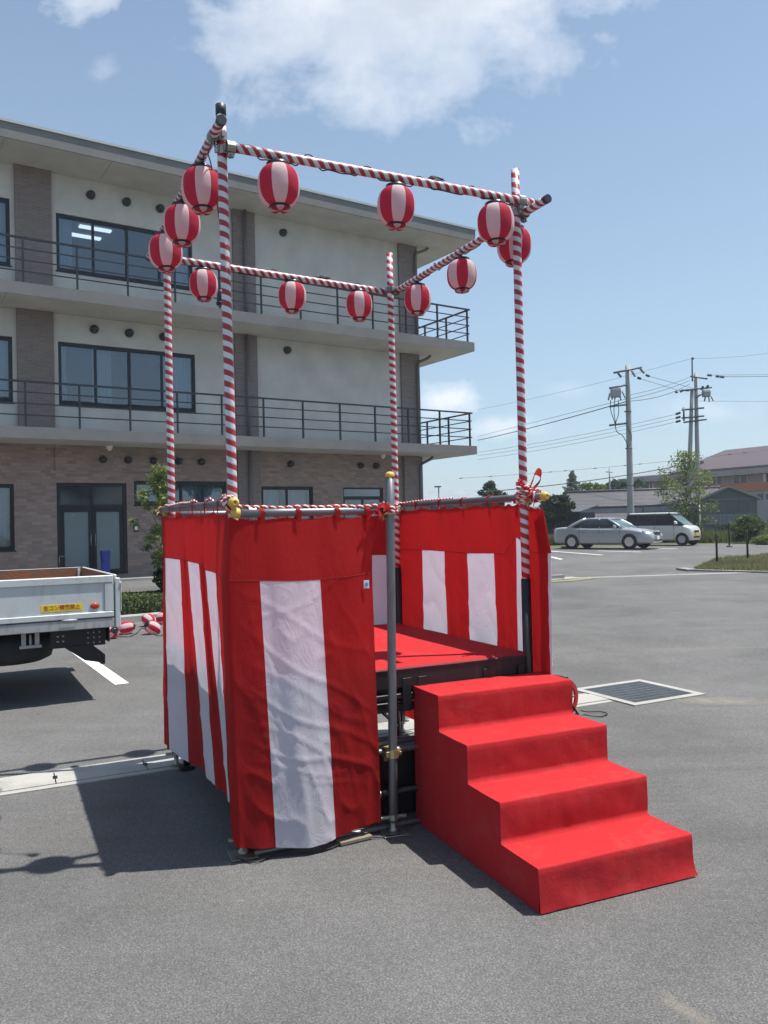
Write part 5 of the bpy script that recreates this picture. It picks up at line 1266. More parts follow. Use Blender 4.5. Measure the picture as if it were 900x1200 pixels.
    g.box(x0 - .02, -w_ * 1.02, z1 - .005, x0 + .008, w_ * 1.02, z1 + .015, bev=.004); g.box(x0 - .02, -w_ * .9, z0 - .012, x0 + .008, w_ * .9, z0 + .004, bev=.004); g.build('grille_bars', M_CHR, gl)
    g = MB(); lx, lw, l0, l1 = sp['intake']; g.box(lx - .15, -lw, l0, lx, lw, l1, bev=.02); g.build('air_intake', M_BUMP, root)
    pl = sp['plate']; g = MB(); g.box(pl[0], pl[1] - .165, pl[2], pl[0] + .012, pl[1] + .165, pl[2] + .165, bev=.005); g.build('number_plate', sp['plate_mat'], root)
    rx = sp['rear']; g = MB()
    for sy in (-1, 1): g.box(rx, sy * .55, .72, rx + .10, sy * .80, .90, bev=.02)
    g.build('tail_light', plain('tail_red', (0.35, 0.02, 0.02), 0.2), root)
    return root
sed = dict(paint=car_paint('silver_paint', (0.40, 0.415, 0.43)), w=.885, r=.325, axles=(-1.42, 1.43), rear=-2.43,
    stations=[(-2.43, .80, .66, .42, .0), (-2.38, .93, .78, .32, .01), (-2.25, 1.00, .845, .24, .012), (-1.7, 1.035, .88, .20, .012), (-1.1, 1.0, .885, .19, .01), (0, .965, .89, .18, .01), (1.0, .955, .89, .18, .02), (1.45, .92, .88, .19, .035), (1.95, .84, .855, .20, .04), (2.25, .755, .79, .22, .03), (2.38, .68, .70, .25, .02), (2.44, .58, .56, .30, .0)],
    glass=[(-1.75, 1.13, .80, .93), (-1.52, .93, .785, 1.08), (-1.08, .55, .70, 1.30), (-.82, .30, .61, 1.405)], pillars=[(-.02, -.10), (-1.02, -.80)], doors=(.98, -.02, -1.02), handles=(.18, -.80), hz=.76, mirror=(.78, .84, 1.02), fx=2.4,
    head=[[(2.10, .84, .66), (2.10, .84, .80), (2.0, .80, .82), (2.0, .80, .64)], [(2.32, .66, .60), (2.30, .67, .76), (2.10, .60, .82), (2.10, .6, .62)], [(2.40, .48, .62), (2.36, .48, .74), (2.2, .46, .78), (2.2, .46, .62)]],
    grille=(2.435, .34, .56, .74), intake=(2.445, .50, .33, .43), plate=(2.445, 0, .40), plate_mat=M_WPL, rim=M_CHR)
cq = gr(710, 643.0); CY = 38.6; cs = at(712, 640, CY)
make_car('sedan_car', (cs.x, cs.y, zg(cs.x, cs.y) + .03), R(-39), 'silver four-door sedan parked beyond the stage, nose to the right', sed)
van = dict(pmat=M_GL, paint=car_paint('champagne_paint', (0.62, 0.61, 0.55), .3), w=.735, r=.285, axles=(-1.10, 1.24), rear=-1.70,
    stations=[(-1.70, .96, .62, .36, .0), (-1.66, 1.02, .70, .28, .0), (-1.5, 1.03, .73, .22, .0), (-.6, 1.02, .737, .20, .0), (.5, 1.01, .737, .20, .01), (1.0, 1.0, .735, .20, .02), (1.3, .97, .72, .20, .025), (1.5, .92, .69, .21, .03), (1.62, .84, .64, .22, .03), (1.69, .70, .57, .26, .0), (1.71, .55, .50, .30, .0)],
    glass=[(-1.66, 1.34, .69, .98), (-1.64, 1.12, .68, 1.15), (-1.60, .78, .65, 1.45), (-1.56, .62, .62, 1.58)], pillars=[(-.10, -.12), (-1.0, -1.0)], doors=(.85, -.10, -1.0), handles=(.08, -.82), hz=.80, mirror=(.98, .70, 1.10), fx=1.7, cp=.7,
    head=[[(1.42, .68, .70), (1.42, .68, .86), (1.32, .66, .88), (1.32, .66, .68)], [(1.60, .56, .68), (1.58, .57, .84), (1.42, .5, .9), (1.42, .5, .68)], [(1.68, .40, .70), (1.65, .40, .80), (1.5, .38, .86), (1.5, .38, .7)]],
    grille=(1.712, .30, .60, .70), intake=(1.722, .42, .34, .44), plate=(1.722, 0, .43), plate_mat=plain('plate_yellow', (0.75, 0.45, 0.02), 0.4), rim=M_TG, mirror_mat=M_WPL, roof=car_paint('pale_roof', (0.66, 0.66, 0.60), .2))
vs2 = at(777, 638, 41.0)
make_car('minivan_car', (vs2.x, vs2.y, zg(vs2.x, vs2.y) + .03), R(-41), 'boxy champagne-coloured small van with a yellow plate parked behind the silver sedan', van)
q = gr(664, 642.8); g = MB(); g.loft([[(-.30, -.07, 0), (.30, -.07, 0), (.30, .07, 0), (-.30, .07, 0)], [(-.29, -.05, .11), (.29, -.05, .11), (.29, .05, .11), (-.29, .05, .11)]]); tag(g.build('wheel_stop', M_CONC, None, q, R(20)), 'pale concrete wheel stop behind the rear of the silver sedan', 'wheel stop')

# ================================================================== UTILITY POLES AND WIRES
M_POLE = streaks('pole_concrete', (0.34, 0.35, 0.36), (0.27, 0.28, 0.29), 0.8, 6, .3)
M_INS = plain('insulator', (0.05, 0.055, 0.06), 0.35); M_ARM = plain('steel_arm', (0.13, 0.14, 0.155), 0.5, 0.5); M_TRAN = plain('transformer_grey', (0.30, 0.31, 0.32), 0.5)
Y1 = 46.0; b1 = at(740, 640, Y1); top1 = at(735, 428, Y1); u1 = empty('utility_pole', (b1.x, b1.y, zg(b1.x, b1.y)), 0, 'tall concrete utility pole with switch gear rising behind the two parked cars', 'utility pole')
def L1(u, v, dy=0.0): p = at(u, v, Y1 + dy); return p - Vector(u1.location)
def vtube(name, a, b, r0, r1, mat, par, n=16):
    g = MB(); a, b = Vector(a), Vector(b); N = 6; g.tube([a.lerp(b, k / N) for k in range(N + 1)], [r0 + (r1 - r0) * k / N for k in range(N + 1)], n); return g.build(name, mat, par)
vtube('pole', (0, 0, -.3), L1(735.3, 428) * 1.0, .21, .125, M_POLE, u1)
g = MB()
for z in (3.2, 5.3, 7.4): g.tube([(0, 0, z), (0, 0, z + .05)], .20, 16)
g.build('band', M_ARM, u1)
def arm(g, a, b, r=.045, M=None): g.box(0, 0, 0, 0, 0, 0) if False else g.tube([a, b], r, 6)
for (ua, va, ub, vb, dy) in ((719, 437, 752, 430.5, -.2), (714, 455, 735, 451, -.25), (714, 476.5, 735, 474, -.25), (714, 498.5, 735, 496, -.25)):
    g = MB(); arm(g, L1(ua, va, dy), L1(ub, vb, dy), .055); g.build('cross_arm', M_ARM, u1)
def insul(par, a, b, n=6, r=.075):
    g = MB(); a, b = Vector(a), Vector(b); g.tube([a, b], r * .35, 6)
    for k in range(n):
        c = a.lerp(b, (k + .5) / n); d = (b - a).normalized() * .022; g.tube([c - d, c + d], [r, r * .8], 10)
    return g.build('insulator', M_INS, par)
for q in ((724, 437, 728, 442), (740, 434.5, 744.5, 441.5), (750, 432, 755, 437.5), (747, 442.5, 751, 444), (757, 439.3, 761, 441)): insul(u1, L1(q[0], q[1], -.2), L1(q[2], q[3], -.2))
for q in ((714.5, 461, 713, 469), (717, 461, 717.5, 468.5), (720.5, 460.5, 720.5, 468), (726, 459, 727.5, 469), (729, 458.5, 733, 467)): insul(u1, L1(q[0], q[1], -.3), L1(q[2], q[3], -.3), 5, .055)
g = MB(); c = L1(721.5, 460, -.3); g.loft([rrect(.26, .18, .05, c.z - .26), rrect(.28, .20, .06, c.z + .1), rrect(.25, .18, .06, c.z + .24)], M=Matrix.Translation((c.x, c.y, 0))); g.build('switch_box', M_TRAN, u1)
g = MB()
for P_ in ([(715.5, 469), (716, 482), (720, 494), (721, 500)], [(720.5, 468), (719.5, 482), (721, 494), (721, 500)], [(724.5, 469), (725, 484), (722, 494), (721, 500)], [(721, 499), (723, 506), (729, 510), (733.5, 517), (736, 525)], [(735, 500), (738, 506), (740, 511), (739.5, 517)]):
    pts = [L1(a, b, -.28) for a, b in P_]; g.tube([catmull(pts, i / 5) for i in range(5 * (len(pts) - 1) + 1)], .022, 5)
g.build('cable', M_CORD, u1)
Y2 = 58.0; b2 = at(819.5, 637, Y2); u2 = empty('utility_pole', (b2.x, b2.y, zg(b2.x, b2.y)), 0, 'far concrete utility pole with transformer and leaning brace pole behind the light green tree', 'utility pole')
def L2(u, v, dy=0.0): p = at(u, v, Y2 + dy); return p - Vector(u2.location)
vtube('pole', (0, 0, -.3), L2(815.2, 437), .20, .12, M_POLE, u2)
vtube('brace_pole', L2(805, 640, 0.1) , L2(811, 457, -.1), .20, .12, M_POLE, u2)
vtube('top_extension', L2(811.4, 447, .1), L2(811, 420, .1), .06, .05, M_ARM, u2, 8); g = MB(); g.tube([L2(810.5, 420), L2(813, 420)], .09, 8); g.build('extension_cap', M_ARM, u2)
for (ua, va, ub, vb) in ((809, 441, 829, 444), (797, 458, 834, 454), (799, 480.5, 825, 478), (799, 490, 825, 487.5), (801, 495, 828, 491.5)):
    g = MB(); arm(g, L2(ua, va, -.22), L2(ub, vb, -.22), .06); g.build('cross_arm', M_ARM, u2)
g = MB(); g.tube([L2(801.2, 477.5, -.3), L2(801.5, 493, -.3)], .07, 6); g.build('upright_bracket', M_ARM, u2)
for q in ((829, 439.5, 834, 440), (839, 441, 843, 441.3), (844, 441.5, 848.5, 442), (791.5, 459.5, 794, 459.4), (797, 459, 801, 457), (804, 457.5, 808, 457), (792, 485.5, 797.5, 483.5), (792, 490, 797.5, 488.3), (792, 494.5, 797.5, 493), (822, 457, 824, 452.5), (828, 455, 830, 451.5)): insul(u2, L2(q[0], q[1], -.25), L2(q[2], q[3], -.25), 5, .09)
for q in ((826.5, 465, 825.5, 470.5), (830.5, 465, 831.3, 471), (833, 464.5, 836, 470)): insul(u2, L2(q[0], q[1], -.4), L2(q[2], q[3], -.4), 5, .06)
g = MB(); c = L2(827.5, 461, -.4); g.loft([rrect(.24, .2, .05, c.z - .24), rrect(.27, .22, .06, c.z + .1), rrect(.22, .18, .05, c.z + .24)], M=Matrix.Translation((c.x, c.y, 0))); g.build('transformer', M_TRAN, u2)
g = MB(); pts = [L2(*q, -.4) for q in ((816, 466), (820, 463), (824, 461))]; g.tube(pts, .07, 6); g.build('bracket', M_ARM, u2)
W_G = 'overhead wires between the utility poles'
def wire(a, b, sag, lb, r=.013, marks=0):
    a, b = at(*a), at(*b); N = 24; pts = [a.lerp(b, k / N) - Vector((0, 0, sag * 4 * (k / N) * (1 - k / N))) for k in range(N + 1)]
    g = MB(); g.tube(pts, r, 5)
    for k in range(marks): p = pts[int((k + .5) * N / marks)]; d = (b - a).normalized() * .12; g.tube([p - d, p + d], r * 2.6, 6)
    tag(g.build('overhead_wire', M_CORD), lb, 'wire', W_G)
wire((560, 511.5, 70), (734, 467.5, 46), .0, 'upper thin wire running left from the near utility pole, crossing the sky')
wire((560, 516, 70), (734, 470.5, 46), .1, 'lower thick wire running left from the near utility pole', .028, 0)
wire((738, 463, 46), (808, 442, 58), .1, 'topmost wire of the three rising from the near pole to the far pole')
wire((738, 467.5, 46), (808, 446, 58), .1, 'middle wire of the three rising from the near pole to the far pole', .016)
wire((738, 470, 46), (808, 450, 58), .25, 'lowest wire of the three rising from the near pole to the far pole', .018)
wire((761, 441, 46), (812, 455, 58), .0, 'wire falling from the near pole\'s arm tip to the far pole\'s second arm')
wire((751, 444, 46), (797, 458, 58), .0, 'second wire falling from the near pole\'s arm toward the far pole')
wire((560, 530, 75), (792, 485.5, 58), .2, 'upper of three thin low wires ending at the far pole\'s bracket')
wire((560, 534, 75), (792, 490, 58), .2, 'middle of three thin low wires ending at the far pole\'s bracket')
wire((560, 538.5, 75), (792, 494.5, 58), .2, 'lower of three thin low wires ending at the far pole\'s bracket')
wire((560, 480, 80), (811, 420, 58), .2, 'faint wire sloping left from the tip of the far utility pole', .010)
wire((811, 420, 58), (960, 402, 60), .3, 'faint wire rising right from the tip of the far utility pole', .010)
wire((834, 439.5, 58), (1000, 438.5, 60), .0, 'upper wire leaving the far utility pole to the right')
wire((848, 441.5, 58), (1000, 441, 60), .0, 'lower wire leaving the far utility pole to the right', .018)
wire((818, 470, 58), (1000, 471, 60), .0, 'single low wire leaving the far utility pole to the right', .010)
wire((540, 560.5, 62), (960, 519.5, 62), .25, 'long knotted wire crossing the whole sky above the parked cars', .011, 14)
wire((560, 577, 40), (790, 547, 46), .15, 'thick dark cable passing low across the near utility pole above the trees', .024)
wire((790, 547, 46), (842, 556, 60), .1, 'dark cable from the light green tree to the maroon roof', .02)
# small distant pole
q = at(715, 600, 75); up = empty('utility_pole', (q.x, q.y, .35), 0, 'small distant thin pole between the light green and dark trees', 'utility pole')
vtube('pole', (0, 0, 0), at(714, 548, 75) - Vector((q.x, q.y, .35)), .11, .05, M_POLE, up, 8); g = MB(); a = at(714, 553.5, 75) - Vector((q.x, q.y, .35)); g.tube([a + Vector((-.35, 0, .05)), a + Vector((.3, 0, -.02))], .04, 5); g.build('cross_arm', M_ARM, up)
q = at(514, 571, 66); up = empty('street_lamp', (q.x, q.y, .35), 0, 'tiny distant lamp head above the grey roof left of the striped pole', 'street lamp')
vtube('pole', (0, 0, 0), (0, 0, q.z - .35), .06, .05, M_POLE, up, 8); g = MB(); g.box(-.35, -.1, q.z - .36, .2, .1, q.z - .22, bev=.03); g.build('lamp_head', M_ARM, up)

# ================================================================== HOUSES BEHIND
M_KAW = tile_mat('dark_roof_tile', (0.085, 0.080, 0.085), (0.06, 0.057, 0.062), 0.32, 0.30, 0.03, (0.045, 0.043, 0.047), .6)
M_BOARD = streaks('dark_board', (0.045, 0.048, 0.058), (0.02, 0.022, 0.028), 0.8, 4, .3)
M_CORR = streaks('grey_corrugated', (0.115, 0.125, 0.14), (0.07, 0.078, 0.09), 0.6, 9, .2)
M_CLEAR = streaks('clear_corrugated', (0.20, 0.22, 0.24), (0.10, 0.11, 0.12), 0.4, 6, .2)
M_MAR = streaks('maroon_roof', (0.078, 0.052, 0.054), (0.10, 0.068, 0.07), 0.5, .6, .6)
M_PINK = streaks('pale_pink_wall', (0.42, 0.37, 0.37), (0.36, 0.32, 0.33), 0.85, .5, .2)
M_ORG = plain('orange_cladding', (0.42, 0.115, 0.04), 0.6, var=.06)
M_BLUER = streaks('blue_grey_roof', (0.25, 0.28, 0.31), (0.20, 0.22, 0.25), 0.5, .5, .5)
M_WOODW = streaks('weathered_wall', (0.24, 0.225, 0.21), (0.13, 0.12, 0.115), 0.9, 2, .3)
M_GRYW = streaks('grey_wall', (0.28, 0.28, 0.29), (0.22, 0.22, 0.23), 0.85, .8, .3)
def hframe(pa, pb, name, label, cat='house'):
    """frame with x from pa to pb along the front, y away from the camera"""
    a, b = Vector((pa.x, pa.y, 0)), Vector((pb.x, pb.y, 0)); d = b - a; rz = math.atan2(d.y, d.x)
    return empty(name, (a.x, a.y, .35), rz, label, cat), d.length
def roof_slope(root, x0, x1, y0, z0, y1, z1, th, mat, name='roof'):
    g = MB(); g.loft([[(x0, y0, z0), (x0, y1, z1), (x0, y1, z1 - th), (x0, y0, z0 - th)], [(x1, y0, z0), (x1, y1, z1), (x1, y1, z1 - th), (x1, y0, z0 - th)]]); return g.build(name, mat, root)
# long old house with dark tiled roof
YA, YB = 60, 56
hA, LA = hframe(at(655, 610, YA), at(838, 610, YB), 'old_house', 'long low old house with dark tiled roof behind the parked cars')
zr_, ze_ = at(700, 577, 64).z - .35, at(700, 593.5, 59).z - .35
g = MB(); g.box(.4, 1.0, -.3, LA, 7.5, ze_ - .05); g.build('wall', M_WOODW, hA)
rf_ = roof_slope(hA, 0, LA + .3, .3, ze_, 4.2, zr_, .12, M_KAW); roof_slope(hA, 0, LA + .3, 8.2, ze_, 4.205, zr_ - .003, .12, M_KAW)
g = MB(); g.tube([(-.1, 4.2, zr_ + .03), (LA + .4, 4.2, zr_ + .03)], .12, 8); g.build('ridge_tile', M_KAW, rf_)
g = MB(); g.box(.4, .2, ze_ - .52, LA * .55, .26, ze_ - .16); g.box(LA * .56, .2, ze_ - .50, LA, .26, ze_ - .13); g.build('eave_board', M_GRYW, hA)
roof_slope(hA, -.6, LA * .46, -1.4, ze_ - .98, .15, ze_ - .52, .07, M_KAW, 'lower_roof'); roof_slope(hA, LA * .47, LA - 1.8, -1.4, ze_ - .92, .15, ze_ - .55, .07, M_KAW, 'lower_roof')
for i in range(7):
    x = .6 + i * (LA - 1.6) / 7; g = MB(); g.box(x, .6, -.3, x + (LA - 1.6) / 7 - .25, .95, ze_ - .98); g.build('wall_panel', M_BOARD if i % 2 == 0 else M_WOODW, hA)
# dark slatted shed at its left end
hB, LB = hframe(at(647, 620, 52), at(679, 620, 51), 'slatted_shed', 'dark slatted shed wall half hidden behind the right end of the striped curtain', 'shed')
hb_ = at(660, 601, 52).z - .35; g = MB(); g.box(-3, .1, -.3, LB, 3, hb_); g.build('wall', M_BOARD, hB)
for k in range(9): g = MB(); z = .05 + k * hb_ / 9; g.box(-3, .04, z, LB, .09, z + hb_ / 9 * .6); g.build('slat_panel', M_BOARD, hB)
roof_slope(hB, -3.2, LB + .2, -.4, hb_ + .05, 3.2, hb_ + .5, .06, M_KAW)
# gabled shed
hC, LC_ = hframe(at(823, 620, 55), at(888, 620, 54), 'gabled_shed', 'dark grey gabled shed of corrugated sheet behind the fence posts', 'shed')
ze = at(824, 585, 55).z - .35; za = at(855, 571.3, 54.5).z - .35; xm = LC_ * .5
g = MB(); D_ = 9.0
g.add([(0, 0, -.3), (LC_, 0, -.3), (LC_, 0, ze), (xm, 0, za), (0, 0, ze), (0, D_, -.3), (LC_, D_, -.3), (LC_, D_, ze), (xm, D_, za), (0, D_, ze)], [(0, 1, 2, 3, 4), (9, 8, 7, 6, 5), (0, 4, 9, 5), (1, 6, 7, 2)])
g.build('wall', M_CORR, hC)
for sx in (-1, 1):
    x_e = -.25 if sx < 0 else LC_ + .25; zz = ze - .10; g = MB()
    g.loft([[(x_e, -.25, zz), (xm, -.25, za + .04), (xm, -.25, za + .12), (x_e, -.25, zz + .08)], [(x_e, D_, zz), (xm, D_, za + .04), (xm, D_, za + .12), (x_e, D_, zz + .08)]]); g.build('roof', M_KAW, hC)
    g = MB(); g.loft([[(x_e, -.29, zz - .04), (xm + sx * .002, -.29, za - .0), (xm + sx * .002, -.29, za + .14), (x_e, -.29, zz + .10)], [(x_e, -.255, zz - .04), (xm + sx * .002, -.255, za - .0), (xm + sx * .002, -.255, za + .14), (x_e, -.255, zz + .10)]]); g.build('barge_board', M_GRYW, hC)
g = MB(); N = 60; g.grid(lambda i, j: (.25 + (LC_ - .5) * i / N, -.03 - .015 * math.cos(i * math.pi), ze * (.30 + .26 * j)), N, 1, sm=False); g.build('clear_sheet', M_CLEAR, hC)
g = MB(); N = 60; g.grid(lambda i, j: (.05 + (LC_ - .1) * i / N, -.03 - .015 * math.cos(i * math.pi), ze * (.57 + .40 * j)), N, 1, sm=False); g.build('corrugated_sheet', M_CORR, hC)
g = MB(); g.box(.1, -.06, ze * .555, LC_ - .1, -.03, ze * .575); g.box(.1, -.06, ze * .97, LC_ - .3, -.03, ze * .985); g.build('batten', M_GRYW, hC)
g = MB(); g.tube([(-.15, -.2, ze - .1), (-.15, -.2, -.2)], .05, 8); g.tube([(-.32, -.25, ze - .1), (-.15, -.2, ze - .1)], .05, 8); g.build('downpipe', M_WPL, hC)
g = MB(); g.box(.0, -.5, -.3, LC_ + 6, -.35, .28); g.build('low_wall', M_GRYW, hC)
g = MB(); g.box(-1.1, -.4, -.3, -.45, .1, ze * .62); g.build('side_door', M_BOARD, hC)
# large building with maroon roof and orange band
YL, YR = 104, 80
hD, LD = hframe(at(741, 600, YL), at(985, 600, YR), 'school_building', 'wide pale two-storey building with maroon roof and orange band at the right', 'building')
def zD(u, v): k = (u - 741) / (985 - 741); Yk = 1 / ((1 - k) / YL + k / YR); return at(u, v, Yk).z - .35
zeave = zD(850, 556); zband1 = zD(870, 567.3); zband0 = zD(870, 577)
print('school', round(LD, 1), round(zeave, 2), round(zband1, 2), round(zband0, 2), 'ridge', round(zD(900, 529.5), 2))
g = MB(); g.box(0, 0, -.3, LD, 14, zeave - .2); g.build('wall', M_PINK, hD)
xk = LD * .26
g = MB(); g.box(-.9, -1.4, zeave - .25, LD + 1, -.0, zeave + .35); g.box(-.9, 0.002, zeave - .195, xk, 14, zeave + .35); g.build('eave_slab', M_GRYW, hD)
roof_slope(hD, xk, LD + 1, -1.0, zeave + .65, 9, zeave + 3.6, .3, M_MAR); roof_slope(hD, .6, xk - .02, -.6, zeave + .55, 7, zeave + 2.0, .2, M_BLUER)
g = MB(); g.box(xk + .8, 1.6, zeave + 1.45, xk + 2.0, 2.6, zeave + 1.95); g.build('roof_hatch', M_BOARD, hD)
g = MB(); g.box(xk * .25, -2.4, zband0, LD + 1, -.1, zband1); g.build('orange_band', M_ORG, hD)
g = MB(); g.box(xk * 1.6, -2.3, -.3, LD + 1, -.2, zband0 - .02); g.build('lower_wall', M_GRYW, hD)
for i in range(9): g = MB(); x = xk * 1.7 + i * 1.1; g.box(x, -2.33, zband0 - .95, x + .75, -2.302, zband0 - .35); g.build('window', M_DARKG, hD)
for (ua, ub, va, vb) in ((835, 847.5, 557.5, 567), (861, 877, 556, 567.5), (899, 915, 553, 566), (759, 766, 563.5, 573), (800, 812, 560, 569), (930, 948, 551, 564)):
    def xD(u): k = (u - 741) / 244; return ((k / YR) / ((1 - k) / YL + k / YR)) * LD
    xa_, xb_ = xD(ua), xD(ub); z1_ = zD((ua + ub) / 2, va); z0_ = zD((ua + ub) / 2, vb)
    g = MB(); g.box(xa_, -.06, z0_, xb_, -.004, z1_); w_ = g.build('window', M_DARKG, hD)
    g = MB(); g.box(xa_ - .08, -.09, z1_ - .002, xb_ + .08, -.003, z1_ + .08); g.box((xa_ + xb_) / 2 - .05, -.09, z0_, (xa_ + xb_) / 2 + .05, -.061, z1_); g.box(xa_ - .08, -.09, z0_, xa_ - .002, -.003, z1_); g.box(xb_ + .002, -.09, z0_, xb_ + .08, -.003, z1_); g.build('frame', M_WPL, w_)
for u in (898, 820):
    x = xD(u); g = MB(); g.box(x, -.35, -.3, x + .3, -.1, zeave - .26); g.build('column', M_WPL, hD)
# grey roofed house far behind the office building's corner
hE, LE = hframe(at(492, 600, 70), at(602, 600, 70), 'grey_house', 'distant low house with grey metal roof just right of the office building', 'house')
zrE, zeE = at(545, 574.5, 72).z - .35, at(545, 586.5, 69).z - .35
g = MB(); g.box(-1, 1, -.3, LE - .6, 7, zeE); g.build('wall', M_GRYW, hE); roof_slope(hE, -1.5, LE - .2, -.2, zeE - .15, 4, zrE, .1, M_BLUER); roof_slope(hE, -1.5, LE - .2, 8.2, zeE - .15, 4.002, zrE - .003, .1, M_BLUER)
g = MB(); g.box(1, .94, zeE - 1.3, 3, .998, zeE - .4); g.build('window', M_DARKG, hE)

# air: a closed box of thin haze round the camera and everything built
g = MB(); g.box(-420, -120, -1.5, 420, 420, 16.0); hz = g.build('haze', MATS['asphalt'])
hm = bpy.data.materials.new('haze_air'); hm.use_nodes = True; ht = NT(hm.node_tree); ht.n.clear(); hv = ht.add('ShaderNodeVolumePrincipled'); hv.inputs['Color'].default_value = (0.80, 0.88, 1.0, 1)
hv.inputs['Density'].default_value = 0.0007; hv.inputs['Anisotropy'].default_value = 0.2; ho = ht.add('ShaderNodeOutputMaterial'); ht.link(hv.outputs[0], ho.inputs['Volume'])
hz.data.materials.clear(); hz.data.materials.append(hm); tag(hz, 'thin pale air haze over the whole place', 'haze', kind='stuff')

# ================================================================== TREES, SHRUBS, GRASS, FENCE
def bp(u, v, Y_): p = at(u, v, Y_); return (p.x, p.y, zg(p.x, p.y))
def hgt(u, v, Y_): p = at(u, v, Y_); return p.z - zg(p.x, p.y)
def cw(px, Y_): return px / F * Y_
TG_ = 'trees behind the parking lot'
tree('broadleaf_tree', bp(651, 620, 50), hgt(650, 571, 50), cw(46, 50), 'dense dark green tree right beside the striped curtain', mat=LEAF_D, nl=5200, sz=.11, crown_h=.85, seed=21, group=TG_, tone=.5)
tree('conifer_tree', bp(672, 620, 84), hgt(672, 553, 84), cw(52, 84), 'pointed grey-green conifer behind the long dark roof', mat=LEAF_C, nl=9000, sz=.16, crown_h=.95, seed=5, shape='cone', nclump=60, group=TG_, tone=.6)
tree('broadleaf_tree', bp(694, 620, 80), hgt(694, 559, 80), cw(26, 80), 'light yellow-green rounded tree right of the conifer', mat=LEAF_Y, nl=3000, sz=.14, crown_h=.6, seed=31, group=TG_, tone=.45)
tree('broadleaf_tree', bp(706, 620, 82), hgt(706, 561, 82), cw(24, 82), 'yellow-green tree just left of the small distant pole', mat=LEAF_Y, nl=2600, sz=.14, crown_h=.6, seed=33, group=TG_, tone=.4)
tree('broadleaf_tree', bp(725, 620, 84), hgt(725, 557, 84), cw(36, 84), 'mid green tree between the distant pole and the near utility pole', mat=LEAF_D, nl=3200, sz=.15, crown_h=.6, seed=41, group=TG_, tone=.75)
tree('broadleaf_tree', bp(747, 620, 84), hgt(747, 560, 84), cw(34, 84), 'mid green tree directly behind the near utility pole', mat=LEAF_D, nl=2600, sz=.15, crown_h=.6, seed=43, group=TG_, tone=.7)
tree('broadleaf_tree', bp(575, 620, 62), hgt(575, 566, 62), cw(34, 62), 'dark tree rising behind the right curtain rail left of the far pole', mat=LEAF_D, nl=3200, sz=.13, crown_h=.5, seed=51, shape='sparse', group=TG_, tone=.6)
tree('sapling_tree', bp(806, 637, 45), hgt(806, 532, 45), cw(74, 45), 'sparse light green young tree in front of the far utility pole', mat=LEAF_Y, nl=3600, sz=.08, trunk_r=.07, crown_h=.86, nclump=46, seed=61, shape='sparse', group=TG_, tone=.30)
tree('shrub', bp(877, 640, 41), hgt(878, 599, 41), cw(46, 41), 'rounded green shrub at the right behind the black fence posts', 'shrub', LEAF, 6000, .06, .03, 1.02, 30, 71, 'round', 'shrubs by the fence')
tree('shrub', bp(893, 644, 39), hgt(893, 628, 39), cw(28, 39), 'low light green shrub at the right edge of the photo', 'shrub', LEAF_Y, 2600, .05, .03, .95, 14, 73, 'round', 'shrubs by the fence', tone=.3)
tree('shrub', bp(850, 634, 47), hgt(850, 612, 47), cw(36, 47), 'dark low shrub in front of the gabled shed', 'shrub', LEAF_D, 2600, .06, .03, .95, 14, 75, 'round', 'shrubs by the fence', tone=.6)
for i_, (x_, y_, h_) in enumerate(((19, -4, 9.5), (25, -9, 11.0), (31, -3, 10.0), (15, -14, 10.5))):
    tree('broadleaf_tree', (x_, y_, 0), h_, 6.5, ['nearest', 'tallest', 'rightmost', 'farthest'][i_] + ' big green tree standing behind the camera, mirrored in the building windows', mat=LEAF, nl=5200, sz=.24, trunk_r=.2, seed=200 + i_, group='trees behind the camera')
random.seed(99)
def blades(name, area, n, h, wdt, mat, label, tone=.5, z0=0.0):
    g = MB(); g.tone = []; c = 0
    while c < n:
        p = area()
        if p is None: continue
        c += 1; hh = h * random.uniform(.4, 1.25) * (1 + .5 * noise.noise(Vector((p.x * .8, p.y * .8, 3)))); an = random.uniform(0, 6.3); d = Vector((math.cos(an), math.sin(an), 0)) * wdt; ln = Vector((random.gauss(0, .3), random.gauss(0, .3), 0)) * hh
        o = len(g.v); z = zg(p.x, p.y) + z0; tn = max(0, min(1, tone + .35 * noise.noise(Vector((p.x * .6, p.y * .6, 8))) + random.gauss(0, .15)))
        for q in (p + Vector((0, 0, z)) - d, p + Vector((0, 0, z)) + d, p + Vector((0, 0, z + hh)) + ln): g.v.append(tuple(q)); g.tone.append(tn)
        g.face((o, o + 1, o + 2))
    return tag(g.build(name, mat), label, 'grass', kind='stuff')
def quad_area(pts):
    P = [Vector((p.x, p.y, 0)) for p in pts]
    def f():
        a, b = random.random(), random.random(); return P[0].lerp(P[1], a).lerp(P[3].lerp(P[2], a), b)
    return f
# grassy island at the right with its soil
isl = [gr(806, 668.3), gr(930, 671.5), gr(1010, 640), gr(872, 651), gr(838, 656.5)]
g = MB(); g.face(list(range(len(isl)))); g.v = [(p.x, p.y, p.z + .02) for p in isl]; g.f = [(0, 1, 2, 3, 4)]; g.m = [0]; g.sm = [False]; tag(g.build('grass_verge', plain('verge_soil', (0.13, 0.12, 0.06), .95, var=.4, scale=3)), kind='structure')
g = MB(); poly_strip(g, [gr(798, 667.6), gr(812, 669.6)], .3, .06, .06); poly_strip(g, [gr(806, 669.2), gr(940, 672.6)], .14, .05, .06); tag(g.build('verge_kerb', M_CONC_D), kind='structure')
blades('grass', quad_area([isl[0] + Vector((.2, .1, 0)), isl[1], isl[2], isl[4]]), 15000, .10, .014, GRASS_DRY, 'short dry grass on the verge at the right', .45, .02)
fz = [gr(640, 642), gr(680, 640.5), gr(680, 636), gr(640, 637)]
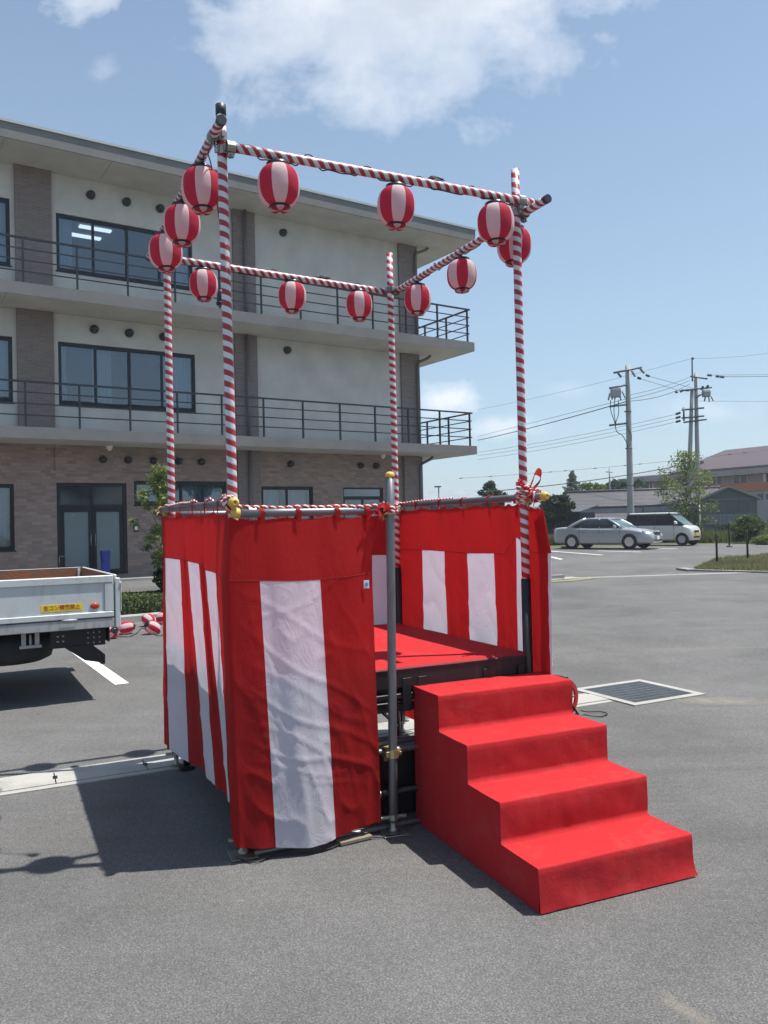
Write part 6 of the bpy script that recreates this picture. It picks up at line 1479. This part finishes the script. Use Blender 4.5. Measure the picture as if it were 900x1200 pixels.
blades('grass', quad_area([bpv for bpv in (Vector(bp(640, 641, 44)), Vector(bp(700, 640, 44)), Vector(bp(700, 640, 49)), Vector(bp(640, 640, 49)))]), 9000, .42, .03, GRASS, 'tall green grass behind the rear of the silver sedan', .4)
blades('grass', quad_area([Vector(bp(805, 641, 42.6)), Vector(bp(930, 641, 42.0)), Vector(bp(930, 640, 50)), Vector(bp(805, 640, 50))]), 16000, .50, .03, GRASS, 'tall green grass in front of the gabled shed', .55)
blades('grass', quad_area([Vector(bp(700, 641, 45)), Vector(bp(805, 641, 45)), Vector(bp(805, 640, 50)), Vector(bp(700, 640, 50))]), 7000, .35, .03, GRASS, 'green grass strip behind the parked cars', .4)
# black fence posts, each its own thing, and a wire fence beyond
def fpost(u, vt, vb, Y_, lb):
    p = at(u, vb, Y_); h = at(u, vt, Y_).z - p.z; z = zg(p.x, p.y); e = empty('fence_post', (p.x, p.y, z), 0, lb, 'post', 'black fence posts at the right')
    g = MB(); g.tube([(0, 0, -.05), (0, 0, h - .02), (0, 0, h)], [.035, .035, .02], 10); g.build('post', M_BLK, e); g = MB(); g.lathe([(.13, -.01), (.13, .04), (.10, .06), (.04, .07)], 14); g.build('foot', M_BLK if 'base' not in lb else M_BLK, e)
def dist_of(u, v): p = gr(u, v); return p.y
for (u, vt, vb, lb) in ((840.3, 625, 660.5, 'near black post standing in the grass of the verge, leftmost'), (876.3, 621.5, 656.5, 'near black post at the back edge of the verge, right of the leftmost'), (854.7, 612.5, 641, 'far black post in line with the tall grass')): fpost(u, vt, vb, dist_of(u, vb), lb)
fe = empty('wire_fence', bp(823, 640, 43.6), 0, 'thin dark wire fence in front of the gabled shed', 'fence'); fo = Vector(fe.location)
fa, fb = Vector(bp(822, 640, 43.6)) - fo, Vector(bp(960, 640, 42.5)) - fo
for k in range(9): p = fa.lerp(fb, k / 8); g = MB(); g.tube([p, p + Vector((0, 0, 1.15))], .022, 6); g.build('post', M_BLK, fe)
g = MB()
for z in (.15, .4, .65, .9, 1.12): g.tube([fa + Vector((0, 0, z)), fb + Vector((0, 0, z))], .007, 4)
for k in range(90): p = fa.lerp(fb, k / 89); g.tube([p + Vector((0, 0, .15)), p + Vector((0, 0, 1.12))], .004, 4)
g.build('wire_mesh', M_BLK, fe)
